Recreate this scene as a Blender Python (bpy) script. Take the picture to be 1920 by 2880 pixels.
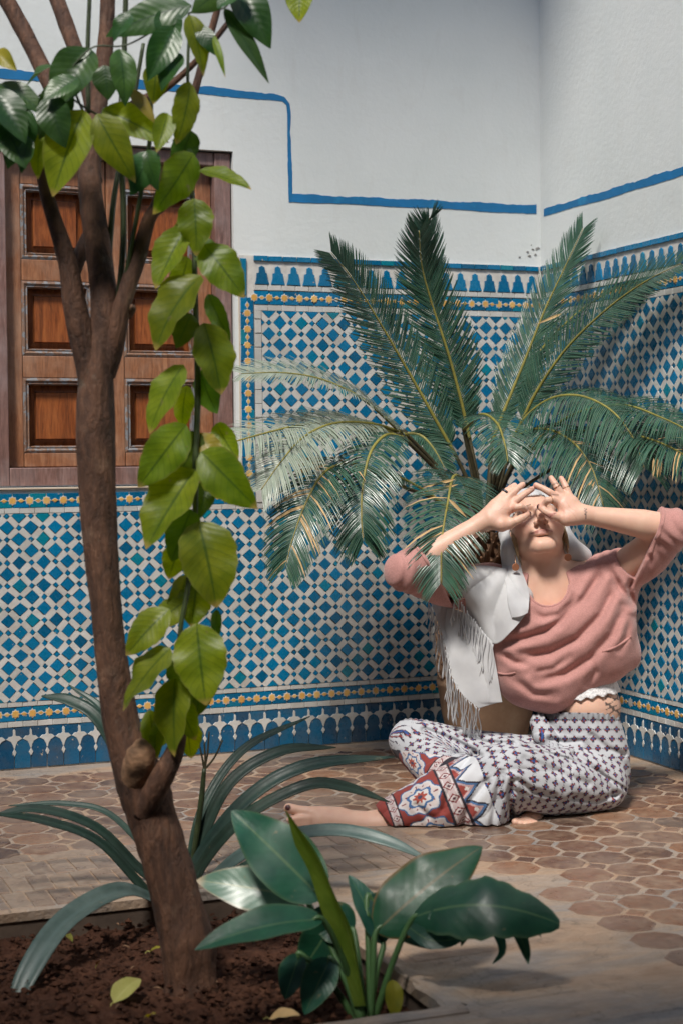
import bpy, bmesh, math, random
import numpy as np
from mathutils import Matrix, Vector, Quaternion
R = math.radians
SC = bpy.context.scene
for o in list(bpy.data.objects): bpy.data.objects.remove(o)
random.seed(7); NR = np.random.default_rng(7)

# ------------------------------------------------------------------ camera
U = 0.07                                    # pitch of the zellige lattice in metres
CAM = np.array([-36.3272, -67.0754, 12.6349]) * U
FPX = 4541.31; YAW, PIT, ROL = R(-21.36624), R(1.77447), R(-0.55308)
_c, _s = math.cos(YAW), math.sin(YAW)
_f0, _r0, _u0 = np.array([-_s, _c, 0]), np.array([_c, _s, 0]), np.array([0, 0, 1.0])
CF = math.cos(PIT)*_f0 - math.sin(PIT)*_u0; _cu = math.sin(PIT)*_f0 + math.cos(PIT)*_u0
CR = math.cos(ROL)*_r0 + math.sin(ROL)*_cu; CU = -math.sin(ROL)*_r0 + math.cos(ROL)*_cu
cam_data = bpy.data.cameras.new('camera'); cam = bpy.data.objects.new('camera', cam_data)
SC.collection.objects.link(cam); SC.camera = cam
cam_data.sensor_fit = 'VERTICAL'; cam_data.sensor_height = 36; cam_data.sensor_width = 24
cam_data.lens = FPX*36/2880; cam_data.clip_start = .05; cam_data.clip_end = 400
M = Matrix([[CR[0], CU[0], -CF[0], CAM[0]], [CR[1], CU[1], -CF[1], CAM[1]], [CR[2], CU[2], -CF[2], CAM[2]], [0, 0, 0, 1]])
cam.matrix_world = M
cam_data.dof.use_dof = True; cam_data.dof.focus_distance = 4.15; cam_data.dof.aperture_fstop = 5.0
# ------------------------------------------------------------------ sky, sun, exposure
SUN_EL, SUN_AZ = R(55), R(221)              # azimuth of the sun seen from the yard, clockwise from +y
sd = Vector((math.sin(SUN_AZ)*math.cos(SUN_EL), math.cos(SUN_AZ)*math.cos(SUN_EL), math.sin(SUN_EL)))
world = bpy.data.worlds.new('World'); SC.world = world; world.use_nodes = True
wn = world.node_tree.nodes; bg = wn['Background']
sky = wn.new('ShaderNodeTexSky'); sky.sky_type = 'NISHITA'; sky.sun_disc = False
sky.sun_elevation = SUN_EL; sky.sun_rotation = SUN_AZ; sky.air_density = 1.0; sky.dust_density = 0.6; sky.ozone_density = 4.0
world.node_tree.links.new(sky.outputs[0], bg.inputs[0]); bg.inputs[1].default_value = 0.125
sun_d = bpy.data.lights.new('sun', 'SUN'); sun = bpy.data.objects.new('sun', sun_d); SC.collection.objects.link(sun)
sun_d.energy = 4.2; sun_d.angle = R(11); sun_d.color = (1, .95, .87)
sun.rotation_euler = sd.to_track_quat('Z', 'Y').to_euler(); sun.location = (-3, -4, 5)
SC.view_settings.view_transform = 'Standard'; SC.view_settings.look = 'None'
SC.view_settings.exposure = 0.1; SC.view_settings.gamma = 1.0; SC.view_settings.use_curve_mapping = False
SC.render.engine = 'CYCLES'; SC.cycles.use_denoising = True
SC.cycles.use_adaptive_sampling = True; SC.cycles.adaptive_threshold = .03; SC.cycles.max_bounces = 6; SC.cycles.diffuse_bounces = 3; SC.cycles.transparent_max_bounces = 8

# ------------------------------------------------------------------ helpers
COL = SC.collection
def ray(x, y): return CF + CR*(x-960)/FPX + CU*(1440-y)/FPX
K = 1920/1568
def dep(x, y, d): return CAM + ray(x*K, y*K)*d           # point of the yard seen at (x, y) of the 1568-wide view, d metres deep
def onz(x, y, z=0.): r = ray(x*K, y*K); return CAM + r*(z-CAM[2])/r[2]
def ony(x, y, Y=0.): r = ray(x*K, y*K); return CAM + r*(Y-CAM[1])/r[1]
def link(o, parent=None):
    COL.objects.link(o)
    if parent is not None: o.parent = parent
    return o
def tag(o, label=None, cat=None, group=None, kind=None):
    for k, v in (('label', label), ('category', cat), ('group', group), ('kind', kind)):
        if v: o[k] = v
    return o
def empty(name, loc=(0, 0, 0)):
    o = bpy.data.objects.new(name, None); o.empty_display_size = .1; o.location = Vector(loc); COL.objects.link(o); return o
def mesh(name, V, Fc, mat, smooth=True, parent=None):
    me = bpy.data.meshes.new(name); me.from_pydata([tuple(map(float, v)) for v in V], [], Fc); me.update()
    if mat: me.materials.append(mat)
    if smooth: me.polygons.foreach_set('use_smooth', [True]*len(me.polygons))
    o = bpy.data.objects.new(name, me); COL.objects.link(o)
    if parent is not None:
        o.parent = parent; o.matrix_parent_inverse = parent.matrix_basis.inverted()
    return o
def npmesh(name, V, Q, mat, parent=None, smooth=True):
    """numpy arrays of vertices and quads (or triangles) to an object"""
    me = bpy.data.meshes.new(name); n = Q.shape[1]
    me.vertices.add(len(V)); me.vertices.foreach_set('co', np.ascontiguousarray(V, np.float32).ravel())
    me.loops.add(Q.size); me.loops.foreach_set('vertex_index', np.ascontiguousarray(Q, np.int32).ravel())
    me.polygons.add(len(Q)); me.polygons.foreach_set('loop_start', np.arange(0, Q.size, n, dtype=np.int32))
    me.polygons.foreach_set('loop_total', np.full(len(Q), n, np.int32))
    me.polygons.foreach_set('use_smooth', np.full(len(Q), smooth)); me.update(calc_edges=True); me.validate()
    if mat: me.materials.append(mat)
    o = bpy.data.objects.new(name, me); COL.objects.link(o)
    if parent is not None: o.parent = parent; o.matrix_parent_inverse = parent.matrix_basis.inverted()
    return o
def box(V, Fc, a, b):
    i = len(V)
    V += [(x, y, z) for z in (a[2], b[2]) for y in (a[1], b[1]) for x in (a[0], b[0])]
    Fc += [tuple(i+k for k in q) for q in ((0, 2, 3, 1), (4, 5, 7, 6), (0, 1, 5, 4), (2, 6, 7, 3), (0, 4, 6, 2), (1, 3, 7, 5))]
def bevel(o, w=.002, seg=2):
    m = o.modifiers.new('bevel', 'BEVEL'); m.width = w; m.segments = seg; m.limit_method = 'ANGLE'; return o
def vnoise(P, seed=0, octaves=3):
    """smooth value noise on (n,3) points, about -1..1"""
    P = np.asarray(P, float); out = np.zeros(len(P)); amp = 1.; tot = 0
    for k in range(octaves):
        Q = P*(2**k)+17.3*k+seed*5.7; I = np.floor(Q).astype(np.int64); f = Q-I; f = f*f*(3-2*f); r = 0
        for dx in (0, 1):
            for dy in (0, 1):
                for dz in (0, 1):
                    h = ((I[:, 0]+dx)*374761393+(I[:, 1]+dy)*668265263+(I[:, 2]+dz)*2147483647+seed*144665) & 0xffffffff
                    h = ((h ^ (h >> 13))*1274126177) & 0xffffffff; h = (h ^ (h >> 16)) & 0xffff
                    w = (f[:, 0] if dx else 1-f[:, 0])*(f[:, 1] if dy else 1-f[:, 1])*(f[:, 2] if dz else 1-f[:, 2])
                    r = r + w*(h/32767.5-1)
        out += amp*r; tot += amp; amp *= .5
    return out/tot

# ------------------------------------------------------------------ materials
def newmat(name):
    m = bpy.data.materials.new(name); m.use_nodes = True; nt = m.node_tree
    return m, nt, nt.nodes['Principled BSDF']
def N(nt, t, **kw):
    n = nt.nodes.new(t)
    for k, v in kw.items():
        if k in ('Scale', 'Detail', 'Roughness', 'Distortion', 'Fac', 'Value', 'W', 'Strength', 'Distance', 'Randomness'): n.inputs[k].default_value = v
        else: setattr(n, k, v)
    return n
def ramp(nt, src, stops, mode='LINEAR'):
    r = nt.nodes.new('ShaderNodeValToRGB'); r.color_ramp.interpolation = mode; e = r.color_ramp.elements
    while len(e) < len(stops): e.new(.5)
    for k, (p, c) in enumerate(stops):
        e[k].position = p; e[k].color = (*c, 1) if len(c) == 3 else c
    nt.links.new(src, r.inputs[0]); return r.outputs[0]
def mixc(nt, fac, a, b, mode='MIX'):
    m = nt.nodes.new('ShaderNodeMix'); m.data_type = 'RGBA'; m.blend_type = mode
    for s, v in ((0, fac), (6, a), (7, b)):
        if hasattr(v, 'is_linked'): nt.links.new(v, m.inputs[s])
        else: m.inputs[s].default_value = v if s == 0 else ((*v, 1) if len(v) == 3 else v)
    return m.outputs[2]
def coords(nt, scale=(1, 1, 1), kind='Object'):
    t = nt.nodes.new('ShaderNodeTexCoord'); mp = nt.nodes.new('ShaderNodeMapping'); mp.inputs['Scale'].default_value = scale
    nt.links.new(t.outputs[kind], mp.inputs[0]); return mp.outputs[0]
def wcoords(nt, scale=(1, 1, 1)):
    g = nt.nodes.new('ShaderNodeNewGeometry'); mp = nt.nodes.new('ShaderNodeMapping'); mp.inputs['Scale'].default_value = scale
    nt.links.new(g.outputs['Position'], mp.inputs[0]); return mp.outputs[0]
def noise(nt, vec, scale, detail=4, rough=.55, dist=0):
    n = N(nt, 'ShaderNodeTexNoise', Scale=scale, Detail=detail, Roughness=rough, Distortion=dist); nt.links.new(vec, n.inputs['Vector']); return n.outputs[0]
def bump(nt, b, h, strength=.3, dist=.01):
    n = N(nt, 'ShaderNodeBump', Strength=strength, Distance=dist); nt.links.new(h, n.inputs['Height']); nt.links.new(n.outputs[0], b.inputs['Normal']); return n
def rnd(nt):
    """a random number for each piece, whether it is an object or an island of a joined mesh"""
    a = nt.nodes.new('ShaderNodeObjectInfo'); g = nt.nodes.new('ShaderNodeNewGeometry')
    s = N(nt, 'ShaderNodeMath', operation='ADD'); nt.links.new(a.outputs['Random'], s.inputs[0]); nt.links.new(g.outputs['Random Per Island'], s.inputs[1])
    f = N(nt, 'ShaderNodeMath', operation='FRACT'); nt.links.new(s.outputs[0], f.inputs[0]); return f.outputs[0]
def simple(name, col, rough=.5, var=.15, scale=30, bmp=.1, bd=.002, spec=.5, metal=0, kind='w'):
    m, nt, b = newmat(name); v = wcoords(nt) if kind == 'w' else coords(nt)
    n = noise(nt, v, scale)
    c = ramp(nt, n, [(.3, tuple(x*(1-var) for x in col)), (.7, tuple(min(1, x*(1+var)) for x in col))])
    nt.links.new(c, b.inputs['Base Color']); b.inputs['Roughness'].default_value = rough
    b.inputs['Specular IOR Level'].default_value = spec; b.inputs['Metallic'].default_value = metal
    if bmp: bump(nt, b, n, bmp, bd)
    return m
def glaze(name, stops, rough=.18, dirt=.0, chips=True, dirtcol=(.16, .10, .06)):
    m, nt, b = newmat(name); r = rnd(nt); v = wcoords(nt)
    c = ramp(nt, r, stops)
    n = noise(nt, v, 9, 3); n2 = noise(nt, v, 70, 3, .6)
    c = mixc(nt, .22, c, ramp(nt, n, [(.3, (.25, .25, .25)), (.7, (.75, .75, .75))]), 'OVERLAY')
    if dirt:
        d = ramp(nt, noise(nt, v, 14, 5, .65), [(.52-dirt*.25, (0, 0, 0)), (.78, (dirt, dirt, dirt))])
        c = mixc(nt, d, c, dirtcol)
    if chips:
        ch = ramp(nt, noise(nt, v, 85, 2, .5), [(.715, (0, 0, 0)), (.73, (1, 1, 1))])
        c = mixc(nt, ch, c, (.42, .34, .27))
    nt.links.new(c, b.inputs['Base Color'])
    rr = ramp(nt, n2, [(.3, (rough,)*3), (.75, (rough+.25,)*3)]); nt.links.new(rr, b.inputs['Roughness'])
    bump(nt, b, noise(nt, v, 30, 3), .20, .005)
    return m
def plaster():
    m, nt, b = newmat('limewash_plaster'); v = wcoords(nt)
    big = noise(nt, v, 1.6, 4, .6); mid = noise(nt, v, 7, 5, .6, .6); fine = noise(nt, v, 60, 4)
    c = ramp(nt, big, [(.3, (.63, .66, .65)), (.55, (.69, .71, .70)), (.75, (.72, .73, .71))])
    st = ramp(nt, mid, [(.56, (0, 0, 0)), (.85, (.22, .22, .22))])
    c = mixc(nt, st, c, (.56, .52, .47))
    sv = wcoords(nt, (5, 5, 1.1)); sm_ = ramp(nt, noise(nt, sv, 3.2, 5, .65, .8), [(.56, (0, 0, 0)), (.80, (.20, .20, .20))]); c = mixc(nt, sm_, c, (.50, .47, .43))
    sc_ = ramp(nt, noise(nt, wcoords(nt, (1, 1, 3)), 26, 5, .7), [(.70, (0, 0, 0)), (.78, (.16, .16, .16))]); c = mixc(nt, sc_, c, (.80, .80, .80))
    nt.links.new(c, b.inputs['Base Color']); b.inputs['Roughness'].default_value = .85; b.inputs['Specular IOR Level'].default_value = .2
    h = N(nt, 'ShaderNodeMath', operation='ADD'); nt.links.new(mid, h.inputs[0]); nt.links.new(fine, h.inputs[1]); bump(nt, b, h.outputs[0], .14, .007)
    return m
M_PLASTER = plaster()
M_BLUE = glaze('blue_glaze', [(0, (.001, .090, .19)), (.3, (.001, .130, .275)), (.6, (.001, .160, .335)), (.90, (.001, .150, .30)), (.95, (.002, .18, .28)), (1, (.003, .20, .27))], .16)
M_BLUE_LOW = glaze('worn_blue_glaze', [(0, (.001, .06, .14)), (.5, (.001, .09, .20)), (1, (.003, .12, .25))], .2, .55, True, (.10, .08, .06))
M_WHITE = glaze('white_glaze', [(0, (.49, .49, .47)), (.5, (.56, .56, .54)), (1, (.61, .60, .58))], .25, .42, True, (.34, .26, .20))
M_YELLOW = glaze('ochre_glaze', [(0, (.62, .33, .08)), (.5, (.70, .40, .11)), (1, (.72, .45, .15))], .22, .35, True, (.36, .20, .08))
M_GROUT = simple('pale_grout', (.60, .57, .53), .9, .15, 40, .2)
M_PAINT = None
def paint():
    m, nt, b = newmat('blue_wall_paint'); v = wcoords(nt)
    c = ramp(nt, noise(nt, v, 9, 5, .6), [(.3, (.003, .17, .42)), (.55, (.003, .135, .32)), (.75, (.015, .26, .50))])
    nt.links.new(c, b.inputs['Base Color']); b.inputs['Roughness'].default_value = .6
    return m
M_PAINT = paint()
M_CREAM = simple('cream_trim_plaster', (.62, .50, .38), .8, .12, 12, .2)
M_DARKPATCH = simple('bare_plaster_patch', (.24, .235, .225), .95, .3, 60, .4)

# ------------------------------------------------------------------ polygon pieces
def clip(poly, x0, x1, y0, y1):
    for ax, v, sg in ((0, x0, 1), (0, x1, -1), (1, y0, 1), (1, y1, -1)):
        out = []
        for a, b in zip(poly, poly[1:]+poly[:1]):
            da, db = sg*(a[ax]-v), sg*(b[ax]-v)
            if da >= 0: out.append(a)
            if (da > 0) != (db > 0) and abs(da-db) > 1e-12:
                t = da/(da-db); out.append((a[0]+t*(b[0]-a[0]), a[1]+t*(b[1]-a[1])))
        poly = out
        if len(poly) < 3: return []
    return poly
def area(p): return .5*sum(a[0]*b[1]-b[0]*a[1] for a, b in zip(p, p[1:]+p[:1]))
def prism(poly, t, bev, V=None, Fc=None, off=(0, 0, 0), tilt=(0, 0)):
    """a tile of the given outline: back edge at 0, face at t with a bevelled rim"""
    if V is None: V, Fc = [], []
    n = len(poly); cx = sum(p[0] for p in poly)/n; cy = sum(p[1] for p in poly)/n
    rad = max(math.hypot(p[0]-cx, p[1]-cy) for p in poly); k = max(.5, 1-bev/max(rad, 1e-6)); i = len(V)
    for (s, z) in ((1, 0), (1, t*.6), (k, t)):
        for p in poly:
            x, y = cx+(p[0]-cx)*s, cy+(p[1]-cy)*s
            V.append((x+off[0], y+off[1], z+off[2]+(tilt[0]*(x-cx)+tilt[1]*(y-cy) if z > 0 else 0)))
    for a in range(n):
        b = (a+1) % n
        Fc += [(i+a, i+b, i+n+b, i+n+a), (i+n+a, i+n+b, i+2*n+b, i+2*n+a)]
    Fc.append(tuple(i+2*n+a for a in range(n))); return V, Fc
def wob(poly, a):
    return [(p[0]+random.uniform(-a, a), p[1]+random.uniform(-a, a)) for p in poly]
def in_view(p, m=40):
    d = np.asarray(p)-CAM; z = d@CF
    if z < .1: return False
    x = 960+FPX*(d@CR)/z; y = 1440-FPX*(d@CU)/z
    return -m < x < 1920+m and -m < y < 2880+m
class Wall:
    """a wall with its own plane: u along the wall, z up, n out of it"""
    def __init__(s, root, eu, en):
        s.root = root; eu, en = Vector(eu), Vector(en); ez = Vector((0, 0, 1))
        s.B = Matrix((eu, ez, en)).transposed().to_4x4(); s.cache = {}; s.todo = {}
    def W(s, u, z, n=0.): return s.B @ Vector((u, z, n))
    def add(s, name, poly, mat, n=.004, t=.006, bev=.0016, key=None, tilt=.012, wobble=0.):
        """queue one piece; poly in wall coordinates"""
        c = (sum(p[0] for p in poly)/len(poly), sum(p[1] for p in poly)/len(poly))
        s.todo.setdefault(name, []).append((c, poly, mat, n, t, bev, key, tilt, wobble))
    def flush(s, limit=300):
        for name, L in s.todo.items():
            L = sorted(L, key=lambda q: (not in_view(s.W(*q[0])), (s.W(*q[0])-Vector(CAM)).length))
            for c, poly, mat, n, t, bev, key, tilt, wobble in L[:limit]:
                rel = [(p[0]-c[0], p[1]-c[1]) for p in poly]
                if key is not None: kk = (key, random.randrange(6))
                else: kk = None
                me = s.cache.get(kk) if kk else None
                if me is None:
                    V, Fc = prism(wob(rel, wobble) if wobble else rel, t, bev)
                    me = bpy.data.meshes.new(name); me.from_pydata(V, [], Fc); me.materials.append(mat); me.update()
                    if kk: s.cache[kk] = me
                o = bpy.data.objects.new(name, me); COL.objects.link(o); o.parent = s.root
                tl = Matrix.Rotation(random.gauss(0, tilt), 4, 'X') @ Matrix.Rotation(random.gauss(0, tilt), 4, 'Y') @ Matrix.Rotation(random.gauss(0, .012), 4, 'Z')
                o.matrix_basis = s.B @ Matrix.Translation((c[0], c[1], n+random.gauss(0, .0003))) @ tl
            if L[limit:]:
                V, Fc = [], []
                mat = L[limit][2]
                for c, poly, _, n, t, bev, key, tilt, wobble in L[limit:]:
                    prism(wob(poly, wobble) if wobble else poly, t, bev, V, Fc, (0, 0, n), (random.gauss(0, tilt), random.gauss(0, tilt)))
                V = [tuple(s.B @ Vector(v)) for v in V]
                o = mesh('distant_'+name+'s', V, Fc, mat, False, s.root); tag(o, kind='stuff')
        s.todo = {}
def rect(u0, u1, z0, z1): return [(u0, z0), (u1, z0), (u1, z1), (u0, z1)]
def star(c, r, q=.79, n=8, a0=0.):
    return [(c[0]+(r if k % 2 == 0 else r*q)*math.cos(a0+math.pi*k/n), c[1]+(r if k % 2 == 0 else r*q)*math.sin(a0+math.pi*k/n)) for k in range(2*n)]
def lens(c, a, b, vert=False):
    P = [(a, 0), (.5*a, .5*b), (.25*a, b), (-.25*a, b), (-.5*a, .5*b), (-a, 0), (-.5*a, -.5*b), (-.25*a, -b), (.25*a, -b), (.5*a, -.5*b)]
    return [(c[0]+(y if vert else x), c[1]+(x if vert else y)) for x, y in P]
SP = .692*U                                  # pitch of the star borders
def star_band(w, u0, u1, z0, z1):
    n = max(1, round((u1-u0)/SP)); p = (u1-u0)/n; zc = (z0+z1)/2; hb = z1-z0
    for k in range(n):
        a = u0+k*p
        for lo, hi in ((z0, zc), (zc, z1)):
            w.add('blue_border_tile', rect(a+.0012, a+p-.0012, lo+.0008, hi-.0008), M_BLUE, t=.005, key=('bb', round(p, 4), round(hb, 4)))
        w.add('star_outline', star((a, zc), .29*p), M_WHITE, n=.0056, t=.0042, key=('so', round(p, 4)), tilt=.004, bev=.0008)
        w.add('ochre_star_tile', star((a, zc), .245*p), M_YELLOW, n=.0062, t=.0043, key=('st', round(p, 4)), tilt=.006, wobble=.0006)
        w.add('lens_outline', lens((a+p/2, zc), .25*p, .135*p), M_WHITE, n=.0056, t=.0042, key=('lo', round(p, 4)), tilt=.004, bev=.0008)
        w.add('ochre_lens_tile', lens((a+p/2, zc), .21*p, .095*p), M_YELLOW, n=.0062, t=.0043, key=('le', round(p, 4)), tilt=.006)
def star_band_v(w, u0, u1, z0, z1):
    n = max(1, round((z1-z0)/SP)); p = (z1-z0)/n; uc = (u0+u1)/2; hb = u1-u0
    for k in range(n):
        a = z0+k*p
        for lo, hi in ((u0, uc), (uc, u1)):
            w.add('blue_border_tile', rect(lo+.0008, hi-.0008, a+.0012, a+p-.0012), M_BLUE, t=.005, key=('bv', round(p, 4), round(hb, 4)))
        w.add('star_outline', star((uc, a), .29*p), M_WHITE, n=.0056, t=.0042, key=('sov', round(p, 4)), tilt=.004, bev=.0008)
        w.add('ochre_star_tile', star((uc, a), .245*p), M_YELLOW, n=.0062, t=.0043, key=('stv', round(p, 4)), tilt=.006, wobble=.0006)
        w.add('lens_outline', lens((uc, a+p/2), .25*p, .135*p, True), M_WHITE, n=.0056, t=.0042, key=('lov', round(p, 4)), tilt=.004, bev=.0008)
        w.add('ochre_lens_tile', lens((uc, a+p/2), .21*p, .095*p, True), M_YELLOW, n=.0062, t=.0043, key=('lev', round(p, 4)), tilt=.006)
def white_row(w, u0, u1, z0, z1, L=.62*U, name='white_strip_tile', mat=None):
    n = max(1, round((u1-u0)/L)); p = (u1-u0)/n
    for k in range(n): w.add(name, rect(u0+k*p+(.0003 if mat is None else .001), u0+(k+1)*p-(.0003 if mat is None else .001), z0, z1), mat or M_WHITE, n=.0045, t=.0055, key=(name, round(p, 4), round(z1-z0, 4)), wobble=.0005)
def white_col(w, u0, u1, z0, z1, L=.62*U):
    n = max(1, round((z1-z0)/L)); p = (z1-z0)/n
    for k in range(n): w.add('white_strip_tile', rect(u0, u1, z0+k*p+.0006, z0+(k+1)*p-.0006), M_WHITE, n=.0045, t=.0055, key=('wc', round(p, 4), round(u1-u0, 4)), wobble=.0005)
PV = .966*U
def field(w, rects, uo, vo, wobble=.0016):
    """lattice of blue lozenges, pale bars and small blue squares, cut to the given rectangles"""
    u0 = min(r[0] for r in rects); u1 = max(r[1] for r in rects); z0 = min(r[2] for r in rects); z1 = max(r[3] for r in rects)
    hb = .30; hs = .118; g = .007             # half diagonals of lozenge and small square, half joint, in pitches
    def put(name, poly, mat, key, **kw):
        for r in rects:
            q = clip(list(poly), *r)
            if len(q) < 3 or abs(area(q)) < (.0028*.0028): continue
            full = len(q) == len(poly) and abs(abs(area(q))-abs(area(poly))) < 1e-9
            w.add(name, q, mat, key=key if full else None, wobble=wobble if full else 0, **kw)
    i0 = int((u0-uo)/U)-2; i1 = int((u1-uo)/U)+2; j0 = int((z0-vo)/PV)-2; j1 = int((z1-vo)/PV)+2
    def dm(c, h): return [(c[0]+h*U, c[1]), (c[0], c[1]+h*PV), (c[0]-h*U, c[1]), (c[0], c[1]-h*PV)]
    for i in range(i0, i1+1):
        for j in range(j0, j1+1):
            for s in (0, .5):
                c = (uo+(i+s)*U, vo+(j+s)*PV)
                if not (u0-U < c[0] < u1+U and z0-U < c[1] < z1+U): continue
                put('blue_lozenge_tile', dm(c, hb), M_BLUE, 'loz', n=.0048, t=.0062, bev=.0012)
                e = (c[0]+.5*U, c[1])
                put('small_blue_tile', dm(e, hs), M_BLUE, 'sml', n=.0048, t=.0060, bev=.001)
                # two bars: up-right and down-right sides of the lozenge
                for sg in (1, -1):
                    m = (c[0]+.25*U, c[1]+sg*.25*PV)           # middle of the bar
                    lx = .5-hs*1.0-.0; d = .25-hs/2-g
                    wv = (.5-hb)/2-g
                    # along = (1,-sg), across = (1,sg)
                    P = [(a+b, sg*(-a+b)) for a, b in ((d, wv), (-d, wv), (-d, -wv), (d, -wv))]
                    if sg < 0: P = P[::-1]
                    put('pale_bar_tile', [(m[0]+x*U, m[1]+y*PV) for x, y in P], M_WHITE, ('bar', sg), n=.0046, t=.0059, bev=.001)
def merlons(w, u0, u1, zb, zt):
    n = max(1, round((u1-u0)/(.72*U))); p = (u1-u0)/n; h = zt-zb
    sh = [(-.46, 0), (-.38, .20), (-.33, .36), (-.32, .58), (-.19, .62), (-.17, .90), (0, 1.0), (.17, .90), (.19, .62), (.32, .58), (.33, .36), (.38, .20), (.46, 0)]
    for k in range(n):
        c = u0+(k+.5)*p
        w.add('blue_merlon_tile', [(c+x*p, zb+y*h) for x, y in sh[::-1]], M_BLUE, n=.0062, t=.005, key=('mer', round(p, 4)), wobble=.0007)
def arches(w, u0, u1, z1):
    n = max(1, round((u1-u0)/(.675*U))); p = (u1-u0)/n; zc = 1.28*U
    for k in range(n):
        a = u0+k*p
        w.add('blue_arch_tile', rect(a+.001, a+p-.001, .004, zc-.001), M_BLUE_LOW, t=.005, key=('ar', round(p, 4)))
        w.add('blue_cap_tile', rect(a+.001, a+p-.001, zc+.001, z1), M_BLUE_LOW, t=.005, key=('ca', round(p, 4)))
        X = [(0, .43*U), (.07*p, .36*U), (.075*p, .17*U), (.14*p, .12*U), (.30*p, .12*U), (.48*p, .01*U), (.36*p, -.03*U), (.2*p, -.10*U), (.09*p, -.24*U), (.03*p, -.40*U)]
        X = X+[(-x, y) for x, y in X[::-1] if x > 0]
        w.add('pale_cross_tile', [(a+x, zc+y) for x, y in X[::-1]], M_WHITE, n=.0066, t=.0042, key=('cr', round(p, 4)), tilt=.004, wobble=.0006)
        zz = .72*U
        w.add('pale_drop_tile', [(a+.13*p, zz), (a, zz+.17*U), (a-.13*p, zz), (a, zz-.17*U)], M_WHITE, n=.0066, t=.0042, key=('dr', round(p, 4)), tilt=.004, wobble=.0006)
HT = 21.64*U; F0, F1 = 2.83*U, 19.25*U
def dado_rows(w, u0, u1, top_u0=None):
    t0 = u0 if top_u0 is None else top_u0
    arches(w, u0, u1, 1.78*U); white_row(w, u0, u1, 1.79*U, 2.01*U); star_band(w, u0, u1, 2.02*U, 2.62*U); white_row(w, u0, u1, 2.63*U, 2.82*U)
    white_row(w, t0, u1, 19.26*U, 19.50*U)
    star_band(w, t0, u1, 19.52*U, 20.13*U); white_row(w, t0, u1, 20.15*U, 20.37*U)
    merlons(w, t0, u1, 20.40*U, 21.22*U)
    white_row(w, t0, u1, 21.42*U, 21.64*U, .67*U, 'blue_edge_tile', M_BLUE)
# ------------------------------------------------------------------ back wall, with the window opening
WH = 4.6; XL = -60*U
WU0, WU1, WZ0, WZ1 = -25.9*U, -14.95*U, 11.70*U, 26.1*U         # window opening
def wall_mesh(name, quads, B, mat):
    V, Fc = [], []
    for q in quads: box(V, Fc, (q[0], q[2], -.30), (q[1], q[3], 0.))
    return mesh(name, [tuple(B @ Vector(v)) for v in V], Fc, mat, False)
Bb = Matrix(((1, 0, 0), (0, 0, 1), (0, -1, 0))).transposed().to_4x4()
xs = [XL, WU0, WU1, 0.30]; 
back = wall_mesh('courtyard_wall', [(XL, WU0, -.3, WH), (WU1, .30, -.3, WH), (WU0, WU1, -.3, WZ0), (WU0, WU1, WZ1, WH)], Bb, M_PLASTER)
tag(back, 'white wall with blue zellige dado and the wooden shutters, left of the corner', 'wall', 'walls of the courtyard', 'thing')
wb = Wall(back, (1, 0, 0), (0, -1, 0))
LU = -27.5*U; PU = -14.72*U
def slab(w, name, u0, u1, z0, z1, n1, mat, n0=0.0005):
    V, Fc = [], []; box(V, Fc, (u0, z0, n0), (u1, z1, n1))
    return mesh(name, [tuple(w.B @ Vector(v)) for v in V], Fc, mat, False, w.root)
slab(wb, 'mortar_bed', LU, -.0, 0.0, 11.62*U, .0042, M_GROUT); slab(wb, 'mortar_bed', PU-.02*U, -.0, 11.62*U, HT, .0042, M_GROUT)
slab(wb, 'cream_trim', WU1+.012, PU-.03*U, 11.7*U, HT-.1*U, .005, M_CREAM); slab(wb, 'cream_trim', LU, PU-.03*U, 11.63*U-.0, 11.69*U, .012, M_CREAM)
dado_rows(wb, LU, -.012, PU+.62*U)
for (a, b) in ((PU+.0*U, PU+.0*U),): pass
star_band_v(wb, PU, PU+.60*U, 11.48*U, 19.83*U); white_col(wb, PU+.62*U, PU+.93*U, 10.9*U, 19.50*U)
wb.add('blue_border_tile', rect(PU, PU+.27*U, 19.9*U, 21.5*U), M_BLUE)
star_band(wb, LU, PU+.60*U, 10.86*U, 11.46*U); white_row(wb, LU, PU+.93*U, 10.64*U, 10.85*U)
FL = PU+.95*U
field(wb, [(LU, FL, F0, 10.62*U), (FL, -.012, F0, F1)], -13.44*U, F0-.03*U)
wb.flush()
# ------------------------------------------------------------------ right wall
Br = Matrix(((0, -1, 0), (0, 0, 1), (-1, 0, 0))).transposed().to_4x4()
right = wall_mesh('courtyard_wall', [(0.0, 6.9, -.3, WH)], Br, M_PLASTER)
tag(right, 'white wall with blue zellige dado running off right behind the woman', 'wall', 'walls of the courtyard', 'thing')
wr = Wall(right, (0, -1, 0), (-1, 0, 0))
RU = 15*U
slab(wr, 'mortar_bed', .006, RU, 0., HT, .0042, M_GROUT)
dado_rows(wr, .014, RU); field(wr, [(.014, RU, F0, F1)], 7.85*U, F0+.02*U); wr.flush()
for nm, qd, lab in (('x', ((-60*U-.3, -6.9), (-60*U, 0.)), 'plain white courtyard wall on the far left, outside the view'), ('y', ((-60*U-.3, -7.2), (.3, -6.9)), 'plain white courtyard wall behind the viewpoint')):
    V, Fc = [], []; box(V, Fc, (qd[0][0], qd[0][1], -.3), (qd[1][0], qd[1][1], WH)); o = mesh('courtyard_wall', V, Fc, M_PLASTER, False); tag(o, kind='structure')
# unseen slab added above the corner to keep sun off the upper right walls
V, Fc = [], []; box(V, Fc, (-2.15, -1.30, 4.45), (-.001, -.001, 4.58)); corner_block = mesh('corner_sun_blocker', V, Fc, M_PLASTER, False); tag(corner_block, kind='structure')
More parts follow.
